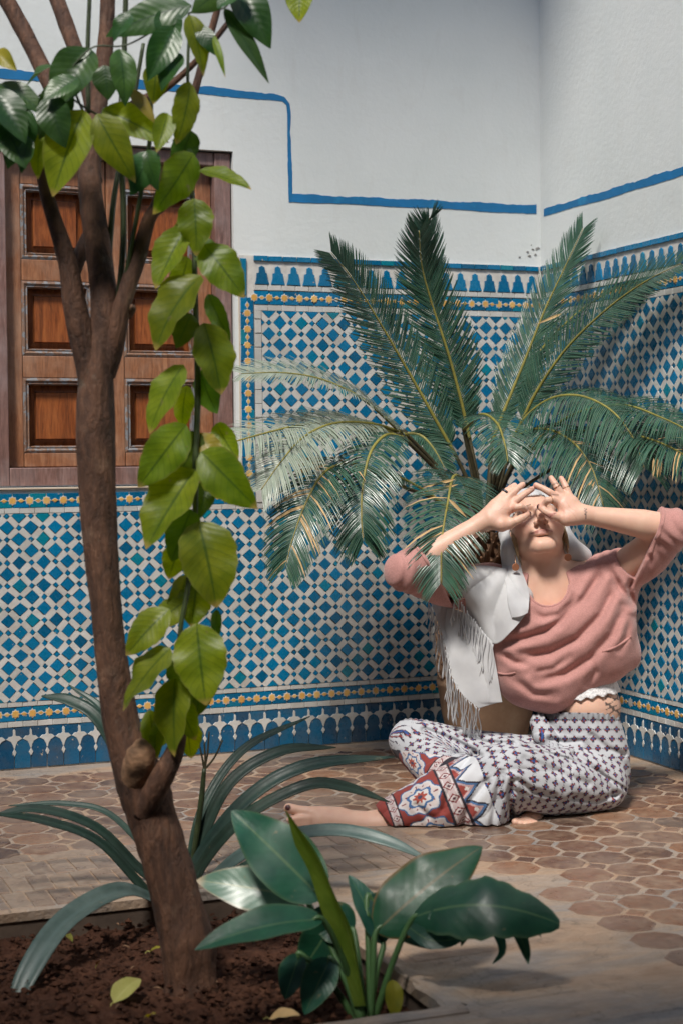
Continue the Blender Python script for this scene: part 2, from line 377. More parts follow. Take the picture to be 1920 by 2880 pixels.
# slab added out of view over the camera to darken the foreground bed
V, Fc = [], []; box(V, Fc, (-60*U, -6.9, 2.92), (-.001, -3.75, 3.06)); overhead_block = mesh('overhead_sun_blocker', V, Fc, M_PLASTER, False); tag(overhead_block, kind='structure')
# painted blue line: a brush-width ribbon of paint with an uneven edge
def ribbon(w, name, pts, mat, n=.0012, step=.012, rough=.0015):
    V, Fc = [], []; P = []
    for (a, b) in zip(pts, pts[1:]):
        d = math.hypot(b[0]-a[0], b[1]-a[1]); k = max(1, int(d/step))
        for i in range(k): t = i/k; P.append(tuple(a[j]+(b[j]-a[j])*t for j in range(3)))
    P.append(pts[-1])
    for i, p in enumerate(P):
        a = P[max(0, i-1)]; b = P[min(len(P)-1, i+1)]; d = Vector((b[0]-a[0], b[1]-a[1])).normalized(); nrm = Vector((-d.y, d.x))
        h = p[2]/2
        s1 = h+random.gauss(0, rough)*.5+rough*math.sin(i*.37)+.4*rough*math.sin(i*1.1); s2 = h+random.gauss(0, rough)*.3+rough*.8*math.sin(i*.23+1)
        for s in (s1, -s2):
            V.append(tuple(w.W(p[0]+nrm.x*s, p[1]+nrm.y*s, n))); 
        for s in (s1, -s2):
            V.append(tuple(w.W(p[0]+nrm.x*s, p[1]+nrm.y*s, 0.0003)))
        if i:
            k = 4*i
            Fc += [(k-4, k-3, k+1, k), (k-4, k, k+2, k-2), (k-3, k-1, k+3, k+1)]
    return mesh(name, V, Fc, mat, False, w.root)
T = .36*U
ribbon(wb, 'painted_line', [(-34*U, 28.64*U, T), (-19.4*U, 28.67*U, T), (-16.2*U, 28.62*U, T*.95), (-13.1*U, 28.56*U, T*.8), (-12.62*U, 28.50*U, T*.6), (-12.42*U, 28.30*U, T*.5), (-12.38*U, 27.8*U, T*.42), (-12.34*U, 25*U, T*.45), (-12.34*U, 24.15*U, T*.5)], M_PAINT)
ribbon(wb, 'painted_line', [(-12.42*U, 24.23*U, T*.95), (-6.4*U, 24.28*U, T), (-.22*U, 24.29*U, T*1.15)], M_PAINT, .0016)
ribbon(wr, 'painted_line', [(.35*U, 24.12*U, T*.9), (.84*U, 24.12*U, T*.9), (6.2*U, 24.07*U, T), (15*U, 24.1*U, T)], M_PAINT)
# damp blemish where the plaster has come away beside the corner
for k in range(9):
    c = (-.55*U+random.gauss(0, .36)*U, 21.95*U+abs(random.gauss(0, .35))*U); r = random.uniform(.03, .12)*U
    if k > 6: c = (-.5*U+random.gauss(0, .15)*U, (22.4+random.random()*.6)*U); r *= .8
    wb.add('bare_plaster_patch', [(c[0]+r*random.uniform(.6, 1.5)*math.cos(t), c[1]+r*random.uniform(.5, 1.)*math.sin(t)) for t in np.linspace(0, 2*math.pi, 10)[:-1]], M_DARKPATCH, n=.0003, t=.0012, bev=.0005, tilt=0)
wb.flush()
# ------------------------------------------------------------------ shuttered window
def wood(name, stops, worn=0., wcol=(.45, .42, .40), sc=(14, 14, 1.6), paint=0., rough=.45):
    m, nt, b = newmat(name); v = wcoords(nt, sc); w = wcoords(nt)
    n = noise(nt, v, 4, 6, .65, 1.2); n2 = noise(nt, v, 18, 4, .6)
    c = ramp(nt, n, stops)
    c = mixc(nt, .35, c, ramp(nt, n2, [(.3, (.2, .2, .2)), (.7, (.8, .8, .8))]), 'OVERLAY')
    if worn:
        d = ramp(nt, noise(nt, w, 6, 5, .7), [(.45, (0, 0, 0)), (.75, (worn,)*3)]); c = mixc(nt, d, c, wcol)
    if paint:
        d = ramp(nt, noise(nt, w, 40, 3, .7), [(.5, (0, 0, 0)), (.56, (paint,)*3)]); c = mixc(nt, d, c, (.22, .34, .42))
    nt.links.new(c, b.inputs['Base Color']); b.inputs['Roughness'].default_value = rough
    bump(nt, b, n, .25, .004); return m
M_STILE = wood('worn_cedar_stile', [(.3, (.17, .065, .030)), (.55, (.30, .125, .058)), (.75, (.42, .21, .11))], .45, (.50, .36, .27))
M_PANEL = wood('cedar_panel', [(.3, (.11, .030, .010)), (.50, (.26, .072, .020)), (.78, (.42, .135, .038))], .15, (.40, .20, .10), rough=.35)
M_FRAME = wood('weathered_frame_wood', [(.3, (.12, .065, .055)), (.55, (.22, .12, .10)), (.75, (.32, .21, .19))], .5, (.36, .30, .30))
M_MOULD = wood('painted_moulding', [(.3, (.12, .06, .035)), (.6, (.22, .12, .075)), (.8, (.32, .21, .15))], .25, (.40, .33, .28), paint=.45)
win = empty('shuttered_window', (-20.4*U, 0, WZ0)); tag(win, 'closed wooden shutters with carved square panels behind the lemon tree', 'window', kind='thing')
def wbox(name, u0, u1, z0, z1, n0, n1, mat, parent, bw=.003):
    V, Fc = [], []; box(V, Fc, (u0, z0, n0), (u1, z1, n1))
    o = mesh(name, [tuple(wb.B @ Vector(v)) for v in V], Fc, mat, False)
    o.parent = parent; o.matrix_parent_inverse = (parent.matrix_basis.inverted() if parent.parent is None else (parent.parent.matrix_basis @ parent.matrix_parent_inverse @ parent.matrix_basis).inverted())
    bevel(o, bw); return o
fr = -.035
e = .004
wbox('frame_jamb', WU0+e, WU0+1.18*U, WZ0+e, WZ1-e, -.16, fr+.02, M_FRAME, win); wbox('frame_jamb', WU1-.78*U, WU1-e, WZ0+e, WZ1-e, -.16, fr+.02, M_FRAME, win)
wbox('frame_head', WU0+1.19*U, WU1-.79*U, WZ1-.62*U, WZ1-e, -.16, fr+.016, M_FRAME, win); wbox('frame_sill', WU0+1.19*U, WU1-.79*U, WZ0+e, WZ0+.82*U, -.16, fr+.024, M_FRAME, win)
def moulding(parent, u0, u1, z0, z1, n, w, mat):
    """mitred bead round an opening"""
    V, Fc = [], []; prof = [(0, -.012), (0, .004), (.35, .007), (.6, .001), (.8, .003), (1, -.012)]
    for (su, sz) in ((0, 0), (1, 0), (1, 1), (0, 1)):
        for (k, h) in prof:
            V.append((u0+k*w if su == 0 else u1-k*w, z0+k*w if sz == 0 else z1-k*w, n+h))
    m = len(prof)
    for c in range(4):
        d = (c+1) % 4
        for k in range(m-1): Fc.append((c*m+k, d*m+k, d*m+k+1, c*m+k+1))
    o = mesh('moulding', [tuple(wb.B @ Vector(v)) for v in V], Fc, mat, False)
    o.parent = parent; return o
def raised_panel(parent, u0, u1, z0, z1, n):
    V, Fc = [], []
    rings = [(0, 0), (.20*U, .0), (.22*U, -.006), (.62*U, .002), (.66*U, .009), (.7*U, .009)]
    for (k, h) in rings:
        V += [(u0+k, z0+k, n+h), (u1-k, z0+k, n+h), (u1-k, z1-k, n+h), (u0+k, z1-k, n+h)]
    for r in range(len(rings)-1):
        for c in range(4):
            d = (c+1) % 4; Fc.append((4*r+c, 4*r+d, 4*r+4+d, 4*r+4+c))
    r = 4*(len(rings)-1); Fc.append((r, r+1, r+2, r+3))
    o = mesh('panel', [tuple(wb.B @ Vector(v)) for v in V], Fc, M_PANEL, False)
    o.parent = parent; return o
ROWS = [(13.14, 16.28), (17.22, 20.33), (21.24, 24.35)]
def leaf(u0, u1, pl, pr):
    z0, z1 = WZ0+.84*U, WZ1-.64*U
    g = bpy.data.objects.new('shutter_leaf', None); COL.objects.link(g); g.parent = win; g.matrix_parent_inverse = win.matrix_basis.inverted(); g.empty_display_size = .05
    n0, n1 = -.11, -.052
    wbox('stile', u0, pl, z0, z1, n0, n1, M_STILE, win.children[0] if False else g); wbox('stile', pr, u1, z0, z1, n0, n1, M_STILE, g)
    zs = [z0]+[v*U for r in ROWS for v in r]+[z1]
    for k in range(0, len(zs), 2): wbox('rail', pl+.001, pr-.001, zs[k], zs[k+1], n0, n1-.002, M_STILE, g)
    for (a, b) in ROWS:
        raised_panel(g, pl-.004, pr+.004, a*U-.004, b*U+.004, -.088)
        moulding(g, pl, pr, a*U, b*U, n1-.006, .30*U, M_MOULD)
def _fix(g): pass
leaf(WU0+1.2*U, -20.42*U, -24.02*U, -21.0*U); leaf(-20.38*U, WU1-.80*U, -19.68*U, -16.45*U)
wbox('backing_board', WU0+e, WU1-e, WZ0+e, WZ1-e, -.24, -.17, M_FRAME, win)
# ------------------------------------------------------------------ floor
def floor_mat():
    m, nt, b = newmat('worn_floor_mortar'); v = wcoords(nt); s = wcoords(nt, (1, 1.9, 1))
    big = noise(nt, s, 3.2, 5, .6, .8); mid = noise(nt, s, 13, 6, .65, .5); fine = noise(nt, v, 120, 4)
    c = ramp(nt, big, [(.28, (.17, .17, .175)), (.40, (.27, .23, .20)), (.55, (.34, .245, .175)), (.70, (.33, .205, .13))])
    d = ramp(nt, mid, [(.34, (.62, .60, .58)), (.52, (.5, .5, .5)), (.74, (.34, .33, .33))]); c = mixc(nt, .75, c, d, 'OVERLAY')
    ck = N(nt, 'ShaderNodeTexVoronoi', feature='DISTANCE_TO_EDGE', Scale=2.6); mp = N(nt, 'ShaderNodeVectorMath', operation='ADD')
    nz = N(nt, 'ShaderNodeTexNoise', Scale=5, Detail=4); nt.links.new(v, nz.inputs['Vector']); nt.links.new(v, mp.inputs[0]); nt.links.new(nz.outputs['Color'], mp.inputs[1]); nt.links.new(mp.outputs[0], ck.inputs['Vector'])
    k = ramp(nt, ck.outputs['Distance'], [(0, (.55,)*3), (.010, (0, 0, 0))]); c = mixc(nt, k, c, (.07, .055, .045))
    nt.links.new(c, b.inputs['Base Color']); r = ramp(nt, mid, [(.3, (.42,)*3), (.7, (.72,)*3)]); nt.links.new(r, b.inputs['Roughness'])
    h = N(nt, 'ShaderNodeMath', operation='ADD'); nt.links.new(mid, h.inputs[0]); nt.links.new(fine, h.inputs[1]); bump(nt, b, h.outputs[0], .5, .006); return m
def tile_mat(name, stops, wear, wc):
    m, nt, b = newmat(name); r = rnd(nt); v = wcoords(nt)
    c = ramp(nt, r, stops); n = noise(nt, v, 26, 5, .7, .6)
    c = mixc(nt, .5, c, ramp(nt, noise(nt, v, 60, 4), [(.3, (.25,)*3), (.7, (.75,)*3)]), 'OVERLAY')
    d = ramp(nt, n, [(.46, (0, 0, 0)), (.70, (wear,)*3)]); c = mixc(nt, d, c, wc)
    bl = ramp(nt, noise(nt, v, 2.4, 4, .6), [(.45, (0, 0, 0)), (.68, (.55,)*3)]); c = mixc(nt, bl, c, (.30, .235, .19))
    nt.links.new(c, b.inputs['Base Color']); nt.links.new(ramp(nt, n, [(.3, (.22,)*3), (.7, (.52,)*3)]), b.inputs['Roughness'])
    bump(nt, b, n, .35, .004); return m
M_FLOOR = floor_mat()
M_OCT = tile_mat('brown_floor_glaze', [(0, (.066, .034, .024)), (.35, (.11, .057, .038)), (.7, (.155, .076, .046)), (1, (.22, .105, .055))], .75, (.28, .195, .135))
M_BRICK = tile_mat('worn_floor_brick', [(0, (.15, .095, .068)), (.5, (.23, .155, .11)), (1, (.29, .20, .14))], .9, (.34, .27, .21))
BX0, BX1, BY0, BY1 = -3.1, -1.447, -2.352, -1.50           # planting bed
V = []; Fc = []
xs = [-9, BX0, BX1, 0.0]; ys = [-12, BY0, BY1, 0.0]
for y in ys:
    for x in xs: V.append((x, y, 0))
for j in range(3):
    for i in range(3):
        if (i, j) != (1, 1): Fc.append((j*4+i, j*4+i+1, (j+1)*4+i+1, (j+1)*4+i))
floor = mesh('courtyard_floor', V, Fc, M_FLOOR, False); tag(floor, kind='structure')
wf = Wall(floor, (1, 0, 0), (0, 0, 1)); wf.B = Matrix.Identity(4)
PX, PY = .1133, .1155; r8 = .0545
def octo(c, r): return [(c[0]+r*math.cos(math.pi/8+k*math.pi/4)*1.05, c[1]+r*math.sin(math.pi/8+k*math.pi/4)*1.05) for k in range(8)]
for i in range(-12, 7):
    for j in range(-9, 13):
        c = (-.594+i*PX, -1.474+j*PY)
        if c[0] > -.06 or c[1] > -.10 or c[0] < -2.9: continue
        if c[0] < -1.00 and c[1] < -1.03: continue
        near = c[1] < -2.06
        if near and random.random() < .35: continue
        if c[0] < -.88 and c[1] < -1.55 and random.random() < .45: continue
        wf.add('octagonal_floor_tile', octo(c, r8*random.uniform(.93, 1.04)), M_OCT, n=-.003, t=.0046, bev=.004, key='oct', tilt=.006, wobble=.0016)
        e_ = (c[0]+PX/2, c[1]+PY/2); q = .0235
        if e_[0] < -.05 and e_[1] < -.07 and not (near and random.random() < .5):
            wf.add('square_floor_tile', [(e_[0]+q*1.1, e_[1]), (e_[0], e_[1]+q*1.1), (e_[0]-q*1.1, e_[1]), (e_[0], e_[1]-q*1.1)], M_OCT, n=-.003, t=.0044, bev=.003, key='fsq', tilt=.006, wobble=.002)
def bricks(x0, x1, y0, y1, bw, bh):
    nx = max(1, round((x1-x0)/bw)); ny = max(1, round((y1-y0)/bh)); a = (x1-x0)/nx; b = (y1-y0)/ny
    for j in range(ny):
        for i in range(nx):
            s = (a*.5 if j % 2 else 0)
            q = clip(rect(x0+i*a+.002+s, x0+(i+1)*a-.002+s, y0+j*b+.002, y0+(j+1)*b-.002), x0, x1, y0, y1)
            if q: wf.add('border_brick', q, M_BRICK, n=-.004, t=.0062+random.gauss(0, .0006), bev=.003, tilt=.004)
bricks(-2.75, -1.02, -1.115, -1.045, .14, .07); bricks(-2.75, -1.02, -1.49, -1.117, .047, .135)
def slabs(x0, x1, y0, y1, sx, sy):
    ny = round((y1-y0)/sy); nx = round((x1-x0)/sx)+1
    for j in range(ny):
        for i in range(nx):
            o_ = (.5*sx if j % 2 else 0); q = clip(rect(x0+i*sx-o_+.003, x0+(i+1)*sx-o_-.003, y0+j*sy+.003, y0+(j+1)*sy-.003), x0, x1, y0, y1)
            if len(q) > 2 and random.random() > .12: wf.add('worn_paving_slab', q, M_FLOOR, n=-.004, t=.0048+random.gauss(0, .0005), bev=.005, tilt=.003, wobble=.0025)
slabs(-1.405, -1.03, -2.36, -1.50, .19, .125); slabs(-2.1, -.75, -2.95, -2.40, .24, .15)
wf.flush()
# kerb of the planting bed: worn stone lining round the hole
M_KERB = M_FLOOR; M_LINING = simple('damp_bed_lining', (.085, .058, .042), .9, .35, 14, .5, .01)
kb = empty('planting_bed_kerb', (BX1, BY1, 0)); tag(kb, 'worn stone edging round the sunken soil bed of the lemon tree', 'kerb', kind='thing')
def strip(name, a, b, mat, seg=24):
    """uneven kerb bar between corners a and b (x0,y0,z0)-(x1,y1,z1)"""
    L = max(range(2), key=lambda k: b[k]-a[k]); V, Fc = [], []
    for i in range(seg+1):
        t = a[L]+(b[L]-a[L])*i/seg; o = 1-L; j = lambda s: random.gauss(0, s)
        for (p, z) in ((a[o], a[2]), (b[o], a[2]), (b[o]+j(.002), b[2]-.004), (b[o]-.006*(1), b[2]+j(.0012)), (a[o]+.006, b[2]+j(.0012)), (a[o]+j(.003), b[2]-.004)):
            v = [0, 0, z]; v[L] = t; v[o] = p; V.append(tuple(v))
        if i:
            k = 6*i
            for q in range(6): r = (q+1) % 6; Fc.append((k-6+q, k-6+r, k+r, k+q))
    Fc += [tuple(range(6))[::-1], tuple(len(V)-6+q for q in range(6))]
    o = mesh(name, V, Fc, mat, False, kb); 
    return o
strip('kerb_stone', (BX0, BY1-.004, -.02), (BX1+.02, BY1+.012, .0025), M_KERB); strip('kerb_stone', (BX0, BY0-.03, -.02), (BX1+.02, BY0+.004, .007), M_KERB)
strip('kerb_stone', (BX1-.006, BY0+.006, -.02), (BX1+.03, BY1-.006, .005), M_KERB)
V, Fc = [], []; box(V, Fc, (BX0, BY1, -.40), (BX1, BY1+.05, -.016)); box(V, Fc, (BX0, BY0-.05, -.40), (BX1, BY0, -.016)); box(V, Fc, (BX1+.001, BY0+.001, -.40), (BX1+.05, BY1-.001, -.016))
mesh('bed_lining', V, Fc, M_LINING, False, kb)
# soil
def soil_mat():
    m, nt, b = newmat('dark_red_soil'); v = wcoords(nt); n = noise(nt, v, 22, 6, .7); f = noise(nt, v, 130, 4, .7)
    c = ramp(nt, n, [(.3, (.024, .011, .007)), (.55, (.070, .030, .018)), (.8, (.125, .058, .034))])
    c = mixc(nt, ramp(nt, f, [(.62, (0, 0, 0)), (.72, (.5,)*3)]), c, (.16, .095, .06))
    nt.links.new(c, b.inputs['Base Color']); b.inputs['Roughness'].default_value = .95; b.inputs['Specular IOR Level'].default_value = .15
    bump(nt, b, f, .7, .01); return m
M_SOIL = soil_mat(); SZ = -.062
nx, ny = 330, 210; X, Y = np.meshgrid(np.linspace(BX0, BX1+.02, nx), np.linspace(BY0-.02, BY1+.02, ny))
P = np.stack([X.ravel(), Y.ravel(), 0*X.ravel()], -1)
Z = SZ + .016*vnoise(P*5, 1) + .014*np.clip(vnoise(P*22, 2, 3), -.2, 1) + .007*np.abs(vnoise(P*70, 3, 2))
P[:, 2] = Z; I = np.arange(nx*ny).reshape(ny, nx)
Q = np.stack([I[:-1, :-1], I[:-1, 1:], I[1:, 1:], I[1:, :-1]], -1).reshape(-1, 4)
soil = npmesh('soil', P, Q, M_SOIL); tag(soil, kind='structure')
V, Fc = [], []                                # crumbs of earth and bark
for k in range(2600):
    c = np.array([random.uniform(BX0+.9, BX1-.01), random.uniform(BY0, BY1)]); r = random.choice([.002, .003, .004, .006, .009])*random.uniform(.7, 1.3)
    z = SZ+.010+random.uniform(0, .010); i = len(V)
    for s in ((1, 0, 0), (0, 1, 0), (-1, 0, 0), (0, -1, 0), (0, 0, .8), (0, 0, -.7)):
        V.append((c[0]+r*s[0]*random.uniform(.6, 1.4), c[1]+r*s[1]*random.uniform(.6, 1.4), z+r*s[2]*random.uniform(.6, 1.2)))
    Fc += [(i, i+1, i+4), (i+1, i+2, i+4), (i+2, i+3, i+4), (i+3, i, i+4), (i+1, i, i+5), (i+2, i+1, i+5), (i+3, i+2, i+5), (i, i+3, i+5)]
cr = mesh('soil_crumbs', V, Fc, M_SOIL, False); tag(cr, 'loose crumbs of dark earth on the planting bed', 'soil', kind='stuff')
# ------------------------------------------------------------------ tubes, leaves
def spline(P, n):
    P = np.asarray(P, float); Q = np.vstack([2*P[0]-P[1], P, 2*P[-1]-P[-2]]); m = len(P)-1; out = []
    for t in np.linspace(0, m, n):
        i = min(int(t), m-1); f = t-i; a, b, c, d = Q[i:i+4]
        out.append(.5*((2*b)+(-a+c)*f+(2*a-5*b+4*c-d)*f*f+(-a+3*b-3*c+d)*f**3))
    return np.array(out)
def unit(v): v = np.asarray(v, float); return v/(np.linalg.norm(v)+1e-12)
def tube_arrays(P, rad, seg=12, n=None, bumpy=0., seed=0, freq=20., flat=1.):
    n = n or max(6, len(P)*5); C = spline(P, n); r = spline(np.array(rad, float)[:, None], n)[:, 0]
    T = np.gradient(C, axis=0); T /= np.linalg.norm(T, axis=1)[:, None]+1e-9
    nv = unit(np.cross(T[0], [.3, .9, .1])); V = []
    ang = np.linspace(0, 2*math.pi, seg, endpoint=False)
    for i in range(n):
        nv = unit(nv-T[i]*(nv@T[i])); b = np.cross(T[i], nv)
        V.append(C[i]+r[i]*(np.cos(ang)[:, None]*nv+np.sin(ang)[:, None]*b*flat))
    V = np.vstack(V); I = np.arange(n*seg).reshape(n, seg)
    if bumpy:
        nrm = (V-np.repeat(C, seg, 0)); nrm /= np.linalg.norm(nrm, axis=1)[:, None]+1e-9
        V = V+nrm*(np.repeat(r, seg)*bumpy*(vnoise(V*np.array([1, 1, .45])*freq, seed, 3)+.35*vnoise(V*np.array([1, 1, .3])*freq*4, seed+1, 2)))[:, None]
    Q = np.stack([I[:-1], np.roll(I, -1, 1)[:-1], np.roll(I, -1, 1)[1:], I[1:]], -1).reshape(-1, 4)
    V = np.vstack([V, C[0], C[-1]]); k = len(V)
    caps = [[k-2, I[0, (j+1) % seg], I[0, j], I[0, j]] for j in range(seg)]+[[k-1, I[-1, j], I[-1, (j+1) % seg], I[-1, (j+1) % seg]] for j in range(seg)]
    F = [tuple(q) for q in Q.tolist()]+[(int(a), int(b), int(c)) for a, b, c, _ in caps]
    return V, F
def tube(name, P, rad, mat, parent=None, seg=12, **kw):
    V, F = tube_arrays(P, rad, seg, **kw); return mesh(name, V, F, mat, True, parent)
def leaf_arrays(base, tip, width, nrm, bulge=.12, fold=.25, prof=None, wave=.06, nl=12, seed=0, curl=0., twist=0.):
    """a leaf blade: UV.x runs base to tip, UV.y across, .5 at the midrib"""
    base, tip = np.asarray(base, float), np.asarray(tip, float); L = np.linalg.norm(tip-base); t0 = unit(tip-base)
    n0 = unit(np.asarray(nrm, float)-t0*(np.asarray(nrm, float)@t0)); mid = (base+tip)/2+n0*L*bulge
    prof = prof or (lambda t: (math.sin(math.pi*min(1, t**.82))**.75)*(1-.25*t))
    V, UV = [], []; S = (-1, -.72, -.36, 0, .36, .72, 1); rs = random.Random(seed); ph = rs.random()*6
    pk = max(prof(k/20) for k in range(21))
    for i in range(nl+1):
        t = i/nl; c = (1-t)**2*base+2*t*(1-t)*mid+t*t*tip
        tg = unit(2*(1-t)*(mid-base)+2*t*(tip-mid)); a = twist*t
        sd = unit(np.cross(n0, tg)); up = np.cross(tg, sd)
        sd, up = sd*math.cos(a)+up*math.sin(a), up*math.cos(a)-sd*math.sin(a)
        w = width/2*max(.02, prof(t)/pk)
        for s in S:
            lift = fold*abs(s)*w-curl*w*s*s+wave*w*abs(s)*math.sin(ph+t*15+(1.4 if s > 0 else 0))
            V.append(c+sd*s*w*(1-.12*fold*abs(s))+up*lift); UV.append((t, .5+.5*s))
    m = len(S); F = [(i*m+j, i*m+j+1, (i+1)*m+j+1, (i+1)*m+j) for i in range(nl) for j in range(m-1)]
    return V, F, UV
def set_uv(o, UV):
    me = o.data; l = me.uv_layers.new(name='UVMap'); vi = np.empty(len(me.loops), np.int32); me.loops.foreach_get('vertex_index', vi)
    l.data.foreach_set('uv', np.asarray(UV, np.float32)[vi].ravel())
def leaf_obj(name, base, tip, width, nrm, mat, parent, **kw):
    V, F, UV = leaf_arrays(base, tip, width, nrm, **kw); o = mesh(name, V, F, mat, True, parent); set_uv(o, UV); return o
def leaf_mat(name, lo, hi, rib, gloss=.35, trans=.35, veins=16., edge=None, spots=0., vein_amt=.35, ribw=.03, tipc=None, vbump=.16, dust=0.):
    m, nt, b = newmat(name); tc = nt.nodes.new('ShaderNodeUVMap'); sp = nt.nodes.new('ShaderNodeSeparateXYZ'); nt.links.new(tc.outputs[0], sp.inputs[0])
    v = wcoords(nt); n = noise(nt, v, 24, 4); r = rnd(nt)
    c = mixc(nt, ramp(nt, n, [(.3, (0, 0, 0)), (.7, (1, 1, 1))]), lo, hi)
    hs = N(nt, 'ShaderNodeHueSaturation'); mr = N(nt, 'ShaderNodeMapRange'); mr.inputs[3].default_value = .72; mr.inputs[4].default_value = 1.25
    nt.links.new(r, mr.inputs[0]); nt.links.new(mr.outputs[0], hs.inputs['Value']); m2 = N(nt, 'ShaderNodeMapRange'); m2.inputs[3].default_value = .478; m2.inputs[4].default_value = .518; r7 = N(nt, 'ShaderNodeMath', operation='MULTIPLY'); r7.inputs[1].default_value = 7.3; nt.links.new(r, r7.inputs[0]); rf = N(nt, 'ShaderNodeMath', operation='FRACT'); nt.links.new(r7.outputs[0], rf.inputs[0]); nt.links.new(rf.outputs[0], m2.inputs[0]); nt.links.new(m2.outputs[0], hs.inputs['Hue']); nt.links.new(c, hs.inputs['Color']); c = hs.outputs[0]
    # distance from the midrib, 0 at the rib and 1 at the edge
    a = N(nt, 'ShaderNodeMath', operation='SUBTRACT'); nt.links.new(sp.outputs[1], a.inputs[0]); a.inputs[1].default_value = .5
    ab = N(nt, 'ShaderNodeMath', operation='ABSOLUTE'); nt.links.new(a.outputs[0], ab.inputs[0])
    d2 = N(nt, 'ShaderNodeMath', operation='MULTIPLY'); nt.links.new(ab.outputs[0], d2.inputs[0]); d2.inputs[1].default_value = 2
    # side veins slant forward
    k = N(nt, 'ShaderNodeMath', operation='MULTIPLY'); nt.links.new(d2.outputs[0], k.inputs[0]); k.inputs[1].default_value = -.22
    s = N(nt, 'ShaderNodeMath', operation='ADD'); nt.links.new(sp.outputs[0], s.inputs[0]); nt.links.new(k.outputs[0], s.inputs[1])
    q = N(nt, 'ShaderNodeMath', operation='MULTIPLY'); nt.links.new(s.outputs[0], q.inputs[0]); q.inputs[1].default_value = veins
    fr_ = N(nt, 'ShaderNodeMath', operation='PINGPONG'); nt.links.new(q.outputs[0], fr_.inputs[0]); fr_.inputs[1].default_value = .5
    vn = ramp(nt, fr_.outputs[0], [(0, (vein_amt,)*3), (.09, (0, 0, 0))])
    c = mixc(nt, vn, c, rib)
    c = mixc(nt, ramp(nt, d2.outputs[0], [(0, (.85,)*3), (ribw, (.6,)*3), (ribw*2.2, (0, 0, 0))]), c, rib)
    if edge: c = mixc(nt, ramp(nt, d2.outputs[0], [(.86, (0, 0, 0)), (1, (.8,)*3)]), c, edge)
    if tipc: c = mixc(nt, ramp(nt, sp.outputs[0], [(.90, (0, 0, 0)), (.97, (.9,)*3)]), c, tipc)
    if spots: c = mixc(nt, ramp(nt, noise(nt, v, 55, 3), [(.68, (0, 0, 0)), (.74, (spots,)*3)]), c, (.22, .17, .09))
    if dust: c = mixc(nt, ramp(nt, noise(nt, v, 9, 5, .7), [(.42, (0, 0, 0)), (.75, (dust,)*3)]), c, (.17, .20, .17))
    nt.links.new(c, b.inputs['Base Color']); b.inputs['Roughness'].default_value = gloss
    if dust: nt.links.new(ramp(nt, noise(nt, v, 9, 5, .7), [(.40, (gloss,)*3), (.75, (min(1, gloss+.35),)*3)]), b.inputs['Roughness'])
    bu = N(nt, 'ShaderNodeMath', operation='ADD'); nt.links.new(fr_.outputs[0], bu.inputs[0]); nt.links.new(n, bu.inputs[1]); bump(nt, b, bu.outputs[0], vbump, .003)
    if trans:
        t = nt.nodes.new('ShaderNodeBsdfTranslucent'); h2 = N(nt, 'ShaderNodeHueSaturation'); h2.inputs['Value'].default_value = 1.6; h2.inputs['Saturation'].default_value = 1.1
        nt.links.new(c, h2.inputs['Color']); nt.links.new(h2.outputs[0], t.inputs[0])
        mx = nt.nodes.new('ShaderNodeMixShader'); mx.inputs[0].default_value = trans; out = nt.nodes['Material Output']
        nt.links.new(b.outputs[0], mx.inputs[1]); nt.links.new(t.outputs[0], mx.inputs[2]); nt.links.new(mx.outputs[0], out.inputs[0])
    return m
TOCAM = -CF
# ------------------------------------------------------------------ clay pot in the corner
def clay():
    m, nt, b = newmat('carved_terracotta'); v = wcoords(nt); n = noise(nt, v, 7, 5, .65); f = noise(nt, v, 90, 4)
    c = ramp(nt, n, [(.3, (.21, .125, .075)), (.55, (.30, .185, .115)), (.78, (.40, .29, .20))])
    nt.links.new(c, b.inputs['Base Color']); b.inputs['Roughness'].default_value = .8; bump(nt, b, f, .3, .003); return m
M_CLAY = clay(); M_EARTH = M_SOIL
PC = np.array([-.352, -.292]); 
pot = empty('clay_pot', (PC[0], PC[1], 0)); tag(pot, 'tall carved terracotta pot behind the woman holding the cycad', 'pot')
prof = [(.085, 0), (.108, .004), (.122, .05), (.138, .12), (.149, .20), (.152, .205), (.153, .215), (.150, .222), (.153, .30), (.152, .40), (.145, .48), (.141, .515), (.150, .525), (.156, .54), (.153, .555), (.140, .558), (.132, .545), (.130, .50), (.0, .50)]
def lathe(name, prof, c, mat, parent, seg=64, disp=None):
    V, F = [], []
    for (r, z) in prof:
        for k in range(seg):
            a = 2*math.pi*k/seg; rr = r+(disp(a, z, r) if disp else 0); V.append((c[0]+rr*math.cos(a), c[1]+rr*math.sin(a), z))
    for i in range(len(prof)-1):
        for k in range(seg): l = (k+1) % seg; F.append((i*seg+k, i*seg+l, (i+1)*seg+l, (i+1)*seg+k))
    return mesh(name, V, F, mat, True, parent)
lathe('pot_body', prof[:11], PC, M_CLAY, pot); lathe('pot_rim', prof[10:17], PC, M_CLAY, pot); lathe('pot_soil', [(.134, .505), (.08, .52), (.001, .525)], PC, M_EARTH, pot)
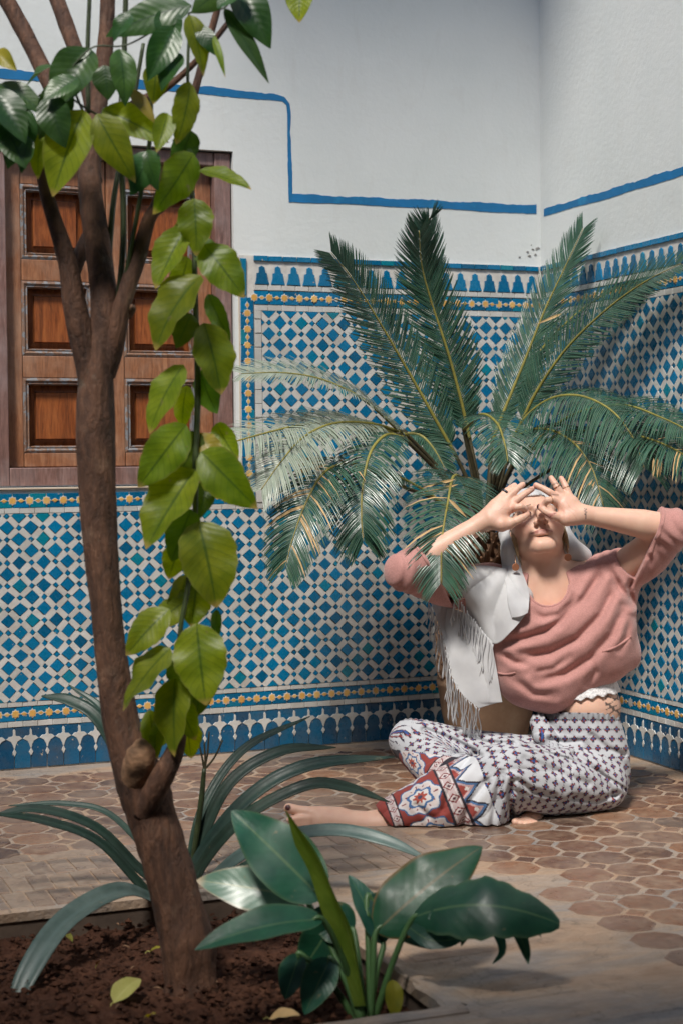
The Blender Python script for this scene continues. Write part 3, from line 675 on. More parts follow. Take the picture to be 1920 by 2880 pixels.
# carved leaf medallions round the belly: raised ribs
for k in range(7):
    a0 = 2*math.pi*k/7+.45
    def onpot(a, z, h): r = np.interp(z, [p[1] for p in prof[1:11]], [p[0] for p in prof[1:11]])+h; return np.array([PC[0]+r*math.cos(a), PC[1]+r*math.sin(a), z])
    V, F = [], []
    def addtube(pts, rad, seg=5):
        v, f = tube_arrays(pts, rad, seg, n=len(pts)*2); i = len(V); V.extend(v.tolist()); F.extend([tuple(i+q for q in ff) for ff in f])
    addtube([onpot(a0+.38*math.sin(t), .355-.125*math.cos(t), .001) for t in np.linspace(0, 2*math.pi, 17)], [.0035]*17)
    for s in (-1, 1):
        for z in np.linspace(.27, .44, 9):
            w = .34*math.sqrt(max(0, 1-((z-.355)/.125)**2)); addtube([onpot(a0+s*w*q, z+.025*q-.02, .001) for q in (.12, .5, .92)], [.0028, .0035, .002])
    addtube([onpot(a0, z, .001) for z in (.24, .3, .36, .47)], [.003]*4)
    mesh('carved_leaf', V, F, M_CLAY, True, pot)
# ------------------------------------------------------------------ cycad
M_FROND = leaf_mat('cycad_leaflet', (.016, .060, .040), (.042, .112, .074), (.14, .20, .135), .25, .12, 1, vein_amt=0, ribw=.16, spots=0)
M_FROND_PALE = leaf_mat('sheen_pale_cycad_leaflet', (.20, .25, .19), (.32, .37, .30), (.42, .44, .36), .30, .15, 1, vein_amt=0, ribw=.16)  # paler copy for the left fronds, reflected light put into the colour
M_DRY = simple('dry_leaflet', (.50, .33, .15), .7, .2, 30, .2); M_RACHIS = simple('yellow_green_rachis', (.24, .21, .045), .5, .25, 40, .2)
M_PETIOLE = simple('dark_cycad_petiole', (.055, .045, .02), .6, .4, 60, .3); M_SCALE = simple('cycad_trunk_scale', (.13, .065, .032), .85, .45, 40, .5)
cyc = empty('cycad', (PC[0], PC[1], .52)); tag(cyc, 'large sago cycad with stiff feathery fronds rising from the clay pot', 'cycad plant')
CROWN = np.array([PC[0], PC[1], .64])
V, F = tube_arrays([(PC[0], PC[1], .50), (PC[0], PC[1], .58), (PC[0], PC[1], .64), (PC[0], PC[1], .67)], [.085, .10, .07, .02], 16, bumpy=.2, seed=4)
mesh('caudex', V, F, M_SCALE, True, cyc)
rs = random.Random(3); V, F = [], []
for k in range(130):                          # old leaf bases on the caudex
    a = k*2.39996; z = .525+.13*(k/130); r = .098-.05*max(0, (z-.6)/.06); p = np.array([PC[0]+r*math.cos(a), PC[1]+r*math.sin(a), z]); d = unit([math.cos(a), math.sin(a), .55+rs.random()*.5])
    v, f = tube_arrays([p-d*.02, p+d*.018, p+d*(.034+.02*rs.random())], [.012, .009, .004], 5, n=4); i = len(V); V.extend(v.tolist()); F.extend([tuple(i+q for q in ff) for ff in f])
o = mesh('leaf_bases', V, F, M_SCALE, False, cyc); tag(o, kind='stuff')
def frond(pts, deps, L, nrm, pale=False, start=.18, n=62, fwd=(.35, 1.1), dry=0., lift=.25, droop=.0, seed=1, width=.0066, rr=.0048, asym=1.):
    """pts in view pixels with depths; L leaflet length in m; nrm the upper side of the frond"""
    rg = random.Random(seed); P = np.array([dep(x, y, d) for (x, y), d in zip(pts, deps)]); C = spline(P, 121)
    V, F, UV = [], [], []; DV, DF = [], []; n = int(n*1.35)
    nrm = np.asarray(nrm, float)
    for k in range(n):
        t = start+(1-start)*(k/(n-1))**.96; x = t*120; i = min(int(x), 119); c = C[i]+(C[i+1]-C[i])*(x-i); T = unit(C[min(120, i+2)]-C[max(0, i-2)])
        nn = unit(nrm-T*(nrm@T)); S = np.cross(T, nn); u = (t-start)/(1-start)
        ln = L*(.35+.65*min(1, u*5))*(1-.55*max(0, (u-.55)/.45)**1.3); fw = fwd[0]+(fwd[1]-fwd[0])*u**1.6
        for s in (-1, 1):
            l = ln*rg.uniform(.92, 1.06)*(asym if s > 0 else 1/asym); d = unit(S*s*1.0+T*(fw+rg.gauss(0, .05))+nn*(lift+rg.gauss(0, .05)))
            b = c+S*s*rr*.6; w = width*(1-.35*u)*rg.uniform(.85, 1.15)
            sd = unit(np.cross(d, nn)); isdry = rg.random() < dry
            VV, FF = (DV, DF) if isdry else (V, F); j = len(VV)
            g = np.array([0, 0, -1.])
            for q, (tt, ww) in enumerate(((0, .7), (.3, 1), (.65, .85), (.9, .45), (1, .06))):
                pp = b+d*l*tt+nn*(-.10*l*tt*tt)+g*droop*l*tt*tt+T*.06*l*tt*tt
                for e_ in (-1, 0, 1):
                    VV.append(pp+sd*e_*w*ww*.5+nn*(-.22*w*ww if e_ == 0 else 0))
                    if not isdry: UV.append((tt, .5+.5*e_))
                if q: 
                    z = j+3*q; FF += [(z-3, z-2, z+1, z), (z-2, z-1, z+2, z+1)]
    o = mesh('frond', V, F, M_FROND_PALE if pale else M_FROND, True, cyc); set_uv(o, UV)
    for j in range(0, len(DV), 15): mesh('dry_leaflet', DV[j:j+15], [tuple(q-j for q in f_) for f_ in DF if j <= f_[0] < j+15], M_DRY, True, o)
    ra = tube('rachis', C[::6], [rr*1.25*(1-.8*(k/20)) for k in range(21)], M_RACHIS, None, 6, n=50); ra.parent = o
    o.parent = cyc; o.matrix_parent_inverse = cyc.matrix_basis.inverted()
    for ch in o.children: ch.matrix_parent_inverse = Matrix.Identity(4)
    # bare petiole down to the crown
    st = C[0]; pe = tube('petiole', [CROWN+unit(st-CROWN)*.03, CROWN*.5+st*.5+np.array([0, 0, .03]), st, C[8]], [.009, .007, .0058, .0045], M_PETIOLE, cyc, 7)
    return o
TC = TOCAM; UPC = unit(TOCAM*.6+np.array([0, 0, 1.])); RT = CR
frond([(1045, 1045), (1000, 965), (935, 850), (872, 742), (812, 645), (760, 580)], [4.86, 4.84, 4.80, 4.74, 4.67, 4.60], .125, TC+.25*RT, seed=1, start=.06, n=76, fwd=(.75, 1.5), lift=.12)
frond([(1078, 1010), (1058, 920), (1028, 810), (992, 700), (968, 610), (962, 530)], [4.90, 4.88, 4.85, 4.82, 4.78, 4.72], .13, TC-.3*RT, seed=2, start=.05, n=76, fwd=(.75, 1.7), lift=.12)
frond([(1000, 700), (990, 640), (985, 580), (978, 520), (985, 500)], [4.96, 4.95, 4.93, 4.90, 4.88], .10, TC+.8*RT, seed=22, start=.02, n=40, fwd=(.9, 1.8), lift=.1)
frond([(1130, 1010), (1162, 930), (1205, 825), (1250, 712), (1298, 610), (1338, 525)], [4.93, 4.93, 4.93, 4.93, 4.92, 4.90], .12, TC-.9*RT, seed=3, start=.05, n=72, fwd=(.8, 1.6), lift=.2)
frond([(1150, 1000), (1190, 900), (1245, 800), (1330, 715), (1420, 660), (1500, 640)], [4.95, 4.93, 4.9, 4.85, 4.75, 4.65], .11, TC*.4+np.array([0, 0, 1.]), seed=23, start=.2, n=60, fwd=(.8, 1.5), lift=.2, pale=False)
frond([(1185, 1000), (1228, 905), (1300, 800), (1390, 712), (1475, 650), (1562, 605)], [4.90, 4.86, 4.78, 4.66, 4.54, 4.40], .125, TC-.5*RT+np.array([0, 0, .5]), seed=4, start=.08, n=76, fwd=(.75, 1.5), lift=.2)
frond([(1165, 1030), (1205, 960), (1265, 915), (1335, 910), (1405, 945), (1455, 1010), (1478, 1075)], [4.82, 4.76, 4.68, 4.60, 4.52, 4.45, 4.40], .16, UPC, seed=5, start=.10, n=78, fwd=(.15, 1.0), lift=.1, droop=.35)
frond([(1140, 1080), (1185, 1005), (1245, 985), (1310, 1012), (1358, 1075), (1385, 1165)], [4.82, 4.72, 4.62, 4.53, 4.46, 4.42], .15, UPC, seed=6, start=.08, n=70, fwd=(.2, 1.0), lift=.1, droop=.35, dry=.03)
frond([(1065, 985), (1105, 952), (1140, 972), (1158, 1020), (1165, 1060)], [4.80, 4.66, 4.54, 4.46, 4.42], .10, UPC, seed=7, start=.1, n=44, fwd=(.2, 1.1), droop=.3)
frond([(1088, 1170), (1062, 1105), (1040, 1095), (1028, 1150), (1014, 1240), (1012, 1340)], [4.78, 4.55, 4.30, 4.12, 4.02, 3.99], .125, TC+np.array([0, 0, .6]), seed=8, start=.22, n=70, fwd=(.25, 1.1), droop=.25, dry=.06)
frond([(945, 1020), (900, 975), (830, 915), (740, 872), (650, 856), (555, 858)], [4.80, 4.74, 4.64, 4.54, 4.46, 4.40], .135, UPC, seed=9, start=.08, n=76, fwd=(.35, 1.1), pale=True, droop=.1)
frond([(930, 1010), (870, 985), (790, 972), (700, 975), (590, 1000), (480, 1035), (400, 1082)], [4.78, 4.70, 4.60, 4.48, 4.36, 4.26, 4.2], .125, UPC, seed=10, start=.10, n=84, fwd=(.35, 1.1), pale=True, droop=.15)
frond([(935, 1000), (860, 975), (770, 972), (700, 1002), (650, 1055), (600, 1125)], [4.74, 4.62, 4.5, 4.4, 4.32, 4.28], .13, UPC, seed=11, start=.18, n=70, fwd=(.25, 1.1), pale=True, droop=.25)
frond([(925, 1005), (885, 1000), (850, 1040), (832, 1120), (830, 1200), (835, 1245)], [4.66, 4.52, 4.42, 4.35, 4.32, 4.32], .115, UPC, seed=12, start=.08, n=66, fwd=(.3, 1.1), droop=.35)
frond([(930, 1120), (870, 1085), (800, 1065), (745, 1085), (705, 1150), (675, 1230), (655, 1305)], [4.72, 4.56, 4.44, 4.36, 4.3, 4.27, 4.26], .115, UPC, seed=13, start=.22, n=72, fwd=(.3, 1.1), droop=.3, dry=.10)
frond([(930, 995), (965, 1000), (995, 1030), (1020, 1075)], [4.86, 4.84, 4.82, 4.80], .075, UPC, seed=14, start=.1, n=36, fwd=(.3, 1.0), droop=.2)
frond([(1180, 1060), (1280, 1000), (1380, 990), (1480, 1005), (1570, 1045), (1640, 1110)], [4.84, 4.74, 4.6, 4.45, 4.33, 4.24], .13, UPC, seed=15, start=.25, n=70, fwd=(.3, 1.1), droop=.25, dry=.05)
frond([(1190, 1050), (1300, 960), (1420, 930), (1520, 960), (1620, 1010)], [4.86, 4.76, 4.62, 4.46, 4.32], .12, UPC, seed=16, start=.3, n=60, fwd=(.3, 1.1), droop=.25)
frond([(1040, 1180), (980, 1130), (900, 1090), (850, 1090)], [4.8, 4.74, 4.68, 4.62], .05, UPC, seed=17, start=.5, n=24, fwd=(.3, 1.1), droop=.3)
tube('cut_petiole', [dep(1125, 1185, 4.86), dep(1200, 1120, 4.80), dep(1283, 1066, 4.74)], [.006, .005, .0055], M_PETIOLE, cyc, 7)
# bundles of dry leaflets caught among the green ones
for (x0, y0, x1, y1, d) in ((1360, 1100, 1318, 1165, 4.44), (1352, 1095, 1300, 1160, 4.45), (1365, 1105, 1330, 1168, 4.44), (1500, 1052, 1498, 1098, 4.33), (1508, 1050, 1508, 1098, 4.33), (1516, 1050, 1514, 1096, 4.33), (1052, 1112, 950, 1140, 4.2), (1046, 1100, 960, 1122, 4.22), (1028, 1145, 1072, 1190, 4.06), (740, 1060, 660, 1072, 4.38), (752, 1066, 672, 1090, 4.36), (738, 1052, 655, 1058, 4.38), (1290, 720, 1230, 745, 4.86)):
    a, b = dep(x0, y0, d), dep(x1, y1, d-.01); leaf_obj('dry_leaflet', a, b, .0085, TC, M_DRY, cyc, nl=5, wave=0)
# ------------------------------------------------------------------ lemon tree
def bark():
    m, nt, b = newmat('lemon_bark'); v = wcoords(nt, (1, 1, .35)); w = wcoords(nt); n = noise(nt, v, 34, 6, .7, .4); p = noise(nt, w, 9, 4, .6)
    c = ramp(nt, n, [(.26, (.022, .010, .006)), (.45, (.066, .029, .016)), (.62, (.125, .057, .031)), (.80, (.25, .13, .075))])
    c = mixc(nt, ramp(nt, p, [(.6, (0, 0, 0)), (.74, (.6,)*3)]), c, (.24, .15, .10))
    b.inputs['Roughness'].default_value = .8; vo = N(nt, 'ShaderNodeTexVoronoi', feature='DISTANCE_TO_EDGE', Scale=1.); cv = wcoords(nt, (60, 60, 9)); ad = N(nt, 'ShaderNodeVectorMath', operation='ADD'); nz = N(nt, 'ShaderNodeTexNoise', Scale=40, Detail=3); nt.links.new(w, nz.inputs['Vector']); nt.links.new(cv, ad.inputs[0]); nt.links.new(nz.outputs['Color'], ad.inputs[1]); nt.links.new(ad.outputs[0], vo.inputs['Vector'])
    ck = ramp(nt, vo.outputs['Distance'], [(0, (.28,)*3), (.07, (0, 0, 0))]); c = mixc(nt, ck, c, (.018, .010, .007)); gl = ramp(nt, noise(nt, w, 13, 5, .7), [(.60, (0, 0, 0)), (.72, (.5,)*3)]); c = mixc(nt, gl, c, (.17, .15, .115)); nt.links.new(c, b.inputs['Base Color'])
    hh = N(nt, 'ShaderNodeMath', operation='MINIMUM'); nt.links.new(vo.outputs['Distance'], hh.inputs[0]); hh.inputs[1].default_value = .25; h2 = N(nt, 'ShaderNodeMath', operation='MULTIPLY_ADD'); nt.links.new(hh.outputs[0], h2.inputs[0]); h2.inputs[1].default_value = .5; nt.links.new(n, h2.inputs[2]); bump(nt, b, h2.outputs[0], .7, .012); return m
M_BARK = bark(); M_SHOOT = simple('green_shoot', (.035, .05, .018), .5, .4, 40, .2); M_CUT = simple('cut_wood', (.20, .11, .06), .85, .5, 45, .9, .006)
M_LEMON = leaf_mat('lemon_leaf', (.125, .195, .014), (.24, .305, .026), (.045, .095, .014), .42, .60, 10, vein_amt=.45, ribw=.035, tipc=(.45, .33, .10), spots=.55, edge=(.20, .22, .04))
M_LEMON_D = leaf_mat('shade_tinted_lemon_leaf', (.018, .058, .014), (.045, .110, .020), (.012, .045, .012), .36, .30, 10, vein_amt=.3, ribw=.035)  # darker copy of the lemon leaf, its shade put into the colour
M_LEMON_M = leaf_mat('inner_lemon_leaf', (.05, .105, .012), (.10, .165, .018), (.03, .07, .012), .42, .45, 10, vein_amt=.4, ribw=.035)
M_LEMON_Y = leaf_mat('yellowing_lemon_leaf', (.20, .20, .02), (.36, .30, .03), (.20, .18, .02), .45, .4, 9, vein_amt=.2)
TB = onz(440, 2270, SZ)
tree = empty('lemon_tree', TB); tag(tree, 'lemon tree with brown forked trunk and hanging yellow-green leaves', 'tree')
TD = float((TB-CAM)@CF)                     # depth of the trunk base
def px(w, d): return w*K/FPX*d              # width in view pixels to metres
def path(L): return [dep(x, y, TD+dz) for x, y, w, dz in L], [px(w/2*(.94 if y > 1500 else .88), TD+dz) for x, y, w, dz in L]
def limb(name, L, seg=14, bump_=.10, mat=None, n=None, seed=0):
    P, r = path(L); return tube(name, P, r, mat or M_BARK, tree, seg, bumpy=bump_, seed=seed, freq=30, n=n or len(L)*9)
limb('trunk', [(441, 2330, 150, .0), (440, 2275, 142, .0), (438, 2235, 130, .0), (433, 2165, 133, .0), (412, 2090, 122, .0), (385, 1990, 118, 0), (352, 1880, 118, 0), (322, 1790, 118, .0), (286, 1690, 92, 0), (268, 1600, 84, 0), (250, 1450, 82, 0), (236, 1300, 86, 0), (226, 1130, 96, 0), (220, 980, 104, 0), (222, 880, 92, 0), (236, 780, 78, 0), (240, 700, 74, 0), (225, 560, 68, .02), (208, 420, 62, .05), (215, 300, 54, .08), (235, 180, 46, .1), (246, 60, 40, .12), (250, -60, 38, .14)], 30, .11, n=190, seed=1)
limb('limb', [(212, 940, 60, 0.0), (196, 820, 62, -.01), (176, 720, 66, -.02), (158, 610, 52, -.03), (130, 520, 42, -.04), (104, 430, 34, -.05), (92, 360, 28, -.05), (80, 280, 22, -.05)], 18, seed=2)
limb('limb', [(165, 640, 40, .02), (190, 570, 36, .05), (215, 520, 30, .08)], 12, seed=3)
limb('limb', [(240, 860, 62, .0), (262, 790, 56, -.01), (282, 700, 46, -.02), (318, 590, 44, -.02), (345, 500, 36, -.03), (372, 470, 32, -.03)], 18, seed=4)
limb('limb', [(345, 505, 26, -.02), (385, 400, 25, -.01), (415, 320, 24, 0), (445, 220, 22, .02), (475, 110, 20, .04), (500, 20, 18, .05), (510, -40, 17, .05)], 12, seed=5)
limb('limb', [(220, 420, 40, .05), (170, 300, 44, .10), (115, 190, 46, .14), (60, 80, 44, .18), (10, -10, 44, .2)], 16, seed=6)
limb('limb', [(225, 330, 36, .08), (200, 190, 40, .12), (165, 90, 40, .16), (125, -20, 40, .2)], 16, seed=7)
limb('branch', [(230, 320, 22, .03), (300, 245, 24, .05), (360, 215, 24, .06), (410, 180, 18, .06), (470, 120, 15, .05), (530, 45, 14, .05), (560, 5, 13, .05)], 10, seed=8)
for q, L in enumerate([[(204, 260, 12, -.05), (202, 120, 12, -.05), (207, -20, 11, -.05)], [(268, 770, 13, -.0), (296, 600, 13, -.03), (318, 480, 12, -.04), (345, 320, 12, -.05), (352, 180, 9, -.05), (385, 110, 7, -.05)], [(262, 770, 16, .0), (281, 600, 16, -.01), (284, 470, 16, -.01), (276, 300, 15, .0), (285, 150, 14, .02), (290, -20, 14, .02)],
                     [(246, 680, 16, .02), (256, 520, 16, .03), (268, 420, 14, .04), (296, 300, 12, .05), (330, 100, 10, .05)]]):
    limb('shoot', L, 8, .04, M_SHOOT, seed=20+q)
limb('branch', [(330, 1870, 60, -.02), (365, 1800, 60, -.05), (398, 1735, 46, -.06), (418, 1670, 30, -.05)], 14, seed=9)
limb('shoot', [(415, 1680, 16, -.05), (408, 1560, 13, -.06), (416, 1440, 13, -.07), (432, 1350, 14, -.07), (448, 1200, 15, -.07), (450, 1050, 17, -.07), (455, 900, 17, -.06), (450, 700, 15, -.05), (445, 500, 13, -.04), (436, 340, 11, -.03), (432, 180, 9, -.02), (436, 40, 7, -.02)], 9, .05, M_SHOOT, seed=10)
# pruned stub and knots on the trunk
kn = limb('pruned_stub', [(312, 1800, 96, -.0), (318, 1765, 82, -.035), (322, 1742, 72, -.05), (324, 1722, 66, -.05), (324, 1712, 44, -.048), (324, 1718, 16, -.047)], 20, .24, M_CUT, n=40, seed=11)
limb('knot', [(262, 1665, 30, -.004), (263, 1640, 40, -.012), (264, 1610, 26, -.004)], 10, .3, M_CUT, seed=12); limb('knot', [(292, 722, 30, -.0), (302, 706, 26, -.018), (306, 700, 12, -.02)], 9, .25, M_BARK, seed=15)
LP = lambda t: (max(.0, math.sin(math.pi*min(1, t)**.86))**.70*(1-.30*t))*(1+.035*math.sin(t*38))
def lf(x0, y0, x1, y1, w, dz=-.07, mat=None, tilt=(0, 0), bulge=.08, seed=0, prof=LP, wave=.07, fold=.22, dtip=None):
    d0 = TD+dz; d1 = d0+(random.uniform(-.025, .005) if dtip is None else dtip)
    b, t = dep(x0, y0, d0), dep(x1, y1, d1)
    rq = random.Random(seed*7+1); nr = TOCAM+CR*(tilt[0]+rq.gauss(0, .28))+np.array([0, 0, 1.])*(tilt[1]+rq.gauss(0, .22)); bulge = bulge+rq.uniform(-.02, .10); fold = fold*rq.uniform(.6, 2.2)
    o = leaf_obj('leaf', b, t, px(w*1.08, d0), nr, mat or M_LEMON, tree, bulge=bulge, seed=seed, prof=prof, wave=wave*rq.uniform(.8, 2.0), fold=fold, nl=18, twist=rq.gauss(0, .45), curl=rq.uniform(0, .25))
    return o
CH = [(445, 352, 352, 492, 92, .3, -.1), (458, 392, 578, 436, 58, .1, .7), (446, 456, 452, 588, 84, .2, .2), (425, 522, 358, 664, 82, -.3, .1), (468, 562, 562, 684, 92, .3, .2), (462, 632, 358, 806, 118, -.1, .1), (468, 742, 508, 906, 106, .3, .2), (422, 838, 344, 996, 88, -.4, .1), (428, 975, 318, 1120, 96, -.3, 0), (462, 1038, 592, 1168, 106, .2, .3), (448, 1078, 336, 1262, 128, -.1, .1), (456, 1198, 498, 1396, 134, .2, .1), (390, 1398, 290, 1506, 78, -.4, .3), (392, 1488, 282, 1634, 104, -.3, .3), (452, 1432, 474, 1620, 122, .1, .1), (402, 1558, 402, 1738, 96, 0, .1), (437, 188, 405, 332, 66, .2, 0)]
for q, (a, b, c, d, w, tx, tz) in enumerate(CH): lf(a, b, c, d, w, -.09-.012*(q % 3), M_LEMON, (tx, tz), seed=q)
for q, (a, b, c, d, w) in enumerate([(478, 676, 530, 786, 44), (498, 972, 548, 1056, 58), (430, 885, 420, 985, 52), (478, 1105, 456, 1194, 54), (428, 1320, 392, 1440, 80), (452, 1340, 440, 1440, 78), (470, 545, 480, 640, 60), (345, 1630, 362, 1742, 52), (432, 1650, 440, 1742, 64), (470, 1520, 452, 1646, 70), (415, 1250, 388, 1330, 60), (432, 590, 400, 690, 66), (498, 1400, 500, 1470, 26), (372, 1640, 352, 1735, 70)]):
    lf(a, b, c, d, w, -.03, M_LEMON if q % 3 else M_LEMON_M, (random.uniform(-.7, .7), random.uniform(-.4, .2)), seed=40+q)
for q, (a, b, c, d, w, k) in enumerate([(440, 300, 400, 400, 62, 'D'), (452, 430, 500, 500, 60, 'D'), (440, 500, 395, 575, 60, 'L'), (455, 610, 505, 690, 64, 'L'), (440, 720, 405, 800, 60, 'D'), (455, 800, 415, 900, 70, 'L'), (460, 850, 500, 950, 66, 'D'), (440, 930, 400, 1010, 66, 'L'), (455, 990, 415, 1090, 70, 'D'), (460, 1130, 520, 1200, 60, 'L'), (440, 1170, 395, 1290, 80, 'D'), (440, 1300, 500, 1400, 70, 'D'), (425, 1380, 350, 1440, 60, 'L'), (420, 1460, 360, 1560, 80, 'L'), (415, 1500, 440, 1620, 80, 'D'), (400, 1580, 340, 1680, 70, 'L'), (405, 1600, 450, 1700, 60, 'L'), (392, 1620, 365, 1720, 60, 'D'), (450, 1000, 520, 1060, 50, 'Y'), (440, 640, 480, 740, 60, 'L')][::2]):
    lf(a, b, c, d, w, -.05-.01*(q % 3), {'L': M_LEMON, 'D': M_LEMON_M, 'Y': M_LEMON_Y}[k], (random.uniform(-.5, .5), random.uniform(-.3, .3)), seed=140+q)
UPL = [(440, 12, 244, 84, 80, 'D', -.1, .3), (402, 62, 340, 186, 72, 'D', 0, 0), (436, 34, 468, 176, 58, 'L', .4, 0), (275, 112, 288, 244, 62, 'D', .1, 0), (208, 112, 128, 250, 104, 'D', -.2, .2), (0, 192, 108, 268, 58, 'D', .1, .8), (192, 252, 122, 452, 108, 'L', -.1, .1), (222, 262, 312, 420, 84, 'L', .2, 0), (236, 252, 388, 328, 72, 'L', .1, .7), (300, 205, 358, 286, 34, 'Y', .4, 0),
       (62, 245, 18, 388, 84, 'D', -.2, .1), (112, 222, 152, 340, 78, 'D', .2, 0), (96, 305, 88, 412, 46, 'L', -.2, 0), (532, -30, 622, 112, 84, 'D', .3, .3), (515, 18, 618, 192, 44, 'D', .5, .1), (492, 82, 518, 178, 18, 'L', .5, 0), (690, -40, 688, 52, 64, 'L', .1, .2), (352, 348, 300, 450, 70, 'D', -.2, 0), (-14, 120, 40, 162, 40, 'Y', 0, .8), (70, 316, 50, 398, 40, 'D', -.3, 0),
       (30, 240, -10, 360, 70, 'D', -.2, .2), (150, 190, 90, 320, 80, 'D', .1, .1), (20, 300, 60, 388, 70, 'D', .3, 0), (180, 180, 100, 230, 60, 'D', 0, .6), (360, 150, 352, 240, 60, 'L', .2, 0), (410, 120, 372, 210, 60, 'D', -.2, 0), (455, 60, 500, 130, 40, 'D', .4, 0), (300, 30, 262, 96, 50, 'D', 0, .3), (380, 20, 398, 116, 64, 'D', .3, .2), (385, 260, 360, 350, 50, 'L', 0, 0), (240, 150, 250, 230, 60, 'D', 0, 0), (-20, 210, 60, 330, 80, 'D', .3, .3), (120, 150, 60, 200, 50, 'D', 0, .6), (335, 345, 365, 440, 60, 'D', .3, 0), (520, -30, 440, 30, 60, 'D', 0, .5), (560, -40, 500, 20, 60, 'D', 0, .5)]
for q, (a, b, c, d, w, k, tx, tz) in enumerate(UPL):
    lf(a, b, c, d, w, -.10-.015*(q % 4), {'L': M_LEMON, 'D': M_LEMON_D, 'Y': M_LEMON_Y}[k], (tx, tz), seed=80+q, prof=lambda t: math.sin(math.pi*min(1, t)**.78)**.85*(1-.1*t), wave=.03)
# stalks that carry the upper leaves
for L in ([(215, 300, 9, -.02), (190, 252, 7, -.10), (150, 190, 6, -.11), (60, 240, 5, -.1), (-10, 280, 5, -.1)], [(240, 250, 8, 0), (222, 262, 6, -.10), (150, 200, 5, -.11), (208, 112, 5, -.11), (300, 100, 5, -.1), (440, 14, 6, -.1)], [(480, 100, 8, .03), (455, 60, 6, -.05), (436, 30, 5, -.1), (515, 18, 5, -.1), (540, -30, 5, -.1)]):
    limb('twig', L, 6, .03, M_SHOOT, seed=30)
# ------------------------------------------------------------------ strap-leaved plant behind the trunk
M_STRAP = leaf_mat('strap_leaf', (.010, .032, .024), (.024, .060, .042), (.018, .05, .034), .42, .15, 1, vein_amt=0, ribw=.10, dust=.08, spots=.4)
M_STRAP_G = leaf_mat('dusty_strap_leaf', (.05, .085, .078), (.10, .145, .135), (.08, .12, .11), .45, .1, 1, vein_amt=0, ribw=.10, spots=.5)
SB = onz(432, 2085, SZ); strap = empty('strap_leaf_plant', SB); tag(strap, 'clump of long arching dark green strap leaves behind the tree trunk', 'plant'); SD = float((SB-CAM)@CF)
def strap_leaf(pts, w, mat=None, tip=.05, name='strap_leaf', par=None, up=(0, 0, 1)):
    """pts: (x, y, dz) from base to tip"""
    C = spline([dep(x, y, SD+dz) for x, y, dz in pts], 28); V, F, UV = [], [], []; Tn = np.gradient(C, axis=0); W = px(w, SD)
    for i in range(28):
        t = i/27; T = unit(Tn[i]); n = unit(np.array(up)*.8+TOCAM*.8); n = unit(n-T*(n@T)); s = np.cross(T, n); ww = W*.5*min(1, .62+t*1.4)*(1 if t < .72 else max(tip, math.cos((t-.72)/.28*math.pi/2)**.8))
        for e_ in (-1, -.5, 0, .5, 1): V.append(C[i]+s*e_*ww+n*(abs(e_)*ww*.35)); UV.append((t, .5+.5*e_))
        if i:
            k = 5*i
            for j in range(4): F.append((k-5+j, k-4+j, k+1+j, k+j))
    o = mesh(name, V, F, mat or M_STRAP, True, par or strap); set_uv(o, UV)
    m = o.modifiers.new('thickness', 'SOLIDIFY'); m.thickness = .0016; return o
for pts, w, mt in [([(428, 2090, .05), (438, 1990, .05), (470, 1850, .08), (560, 1722, .14), (712, 1645, .2)], 26, 0), ([(432, 2090, .02), (445, 1985, 0), (520, 1810, .02), (640, 1728, .06), (772, 1716, .1)], 34, 0), ([(436, 2090, 0), (452, 1990, -.03), (560, 1845, -.04), (700, 1762, -.02), (905, 1738, .03)], 40, 0), ([(440, 2090, 0), (462, 1995, -.04), (560, 1880, -.08), (700, 1806, -.08), (790, 1808, -.06), (895, 1842, -.04)], 34, 0),
                   ([(440, 2090, -.02), (500, 2010, -.08), (610, 1935, -.12), (760, 1908, -.16), (880, 1930, -.2), (985, 1975, -.22)], 36, 1), ([(426, 2090, .02), (400, 2040, 0), (330, 2005, -.02), (220, 1900, -.08), (80, 1858, -.12), (-40, 1882, -.16)], 38, 0), ([(424, 2090, .04), (380, 2010, .04), (260, 1875, .06), (150, 1846, .06), (20, 1850, .04)], 24, 0), ([(424, 2090, -.02), (350, 2060, -.1), (230, 1935, -.16), (100, 1885, -.2), (-20, 1868, -.24)], 36, 0),
                   ([(424, 2092, -.05), (350, 2068, -.16), (270, 2050, -.28), (150, 2118, -.42), (65, 2240, -.52), (5, 2390, -.58)], 56, 1), ([(425, 2085, .1), (330, 1850, .15), (235, 1665, .18), (165, 1612, .2), (96, 1598, .22)], 54, 0), ([(425, 2085, .12), (340, 1850, .18), (250, 1650, .22), (158, 1572, .26)], 34, 0), ([(440, 2095, .02), (470, 2060, 0), (520, 1985, -.02), (565, 1950, -.03)], 18, 0), ([(450, 2090, .0), (520, 2020, -.03), (640, 1960, -.06), (700, 1980, -.08)], 30, 0)]:
    strap_leaf(pts, w*(.88 if pts[-1][0] > 300 or mt else .60), M_STRAP_G if mt else M_STRAP)
def stp(x, y, dz): return dep(x, y, SD+dz)
tube('flower_stalk', [stp(430, 2080, .02), stp(448, 1950, 0), stp(463, 1840, 0), stp(470, 1765, 0)], [px(7, SD)]*3+[px(5, SD)], M_SHOOT, strap, 7)
for (x, y) in ((456, 1700), (481, 1680), (512, 1700), (470, 1705)): tube('dry_flower_stem', [stp(470, 1768, 0), stp((470+x)/2+2, (1768+y)/2+6, 0), stp(x, y, 0)], [px(3, SD), px(2.4, SD), px(2, SD)], M_PETIOLE, strap, 5)
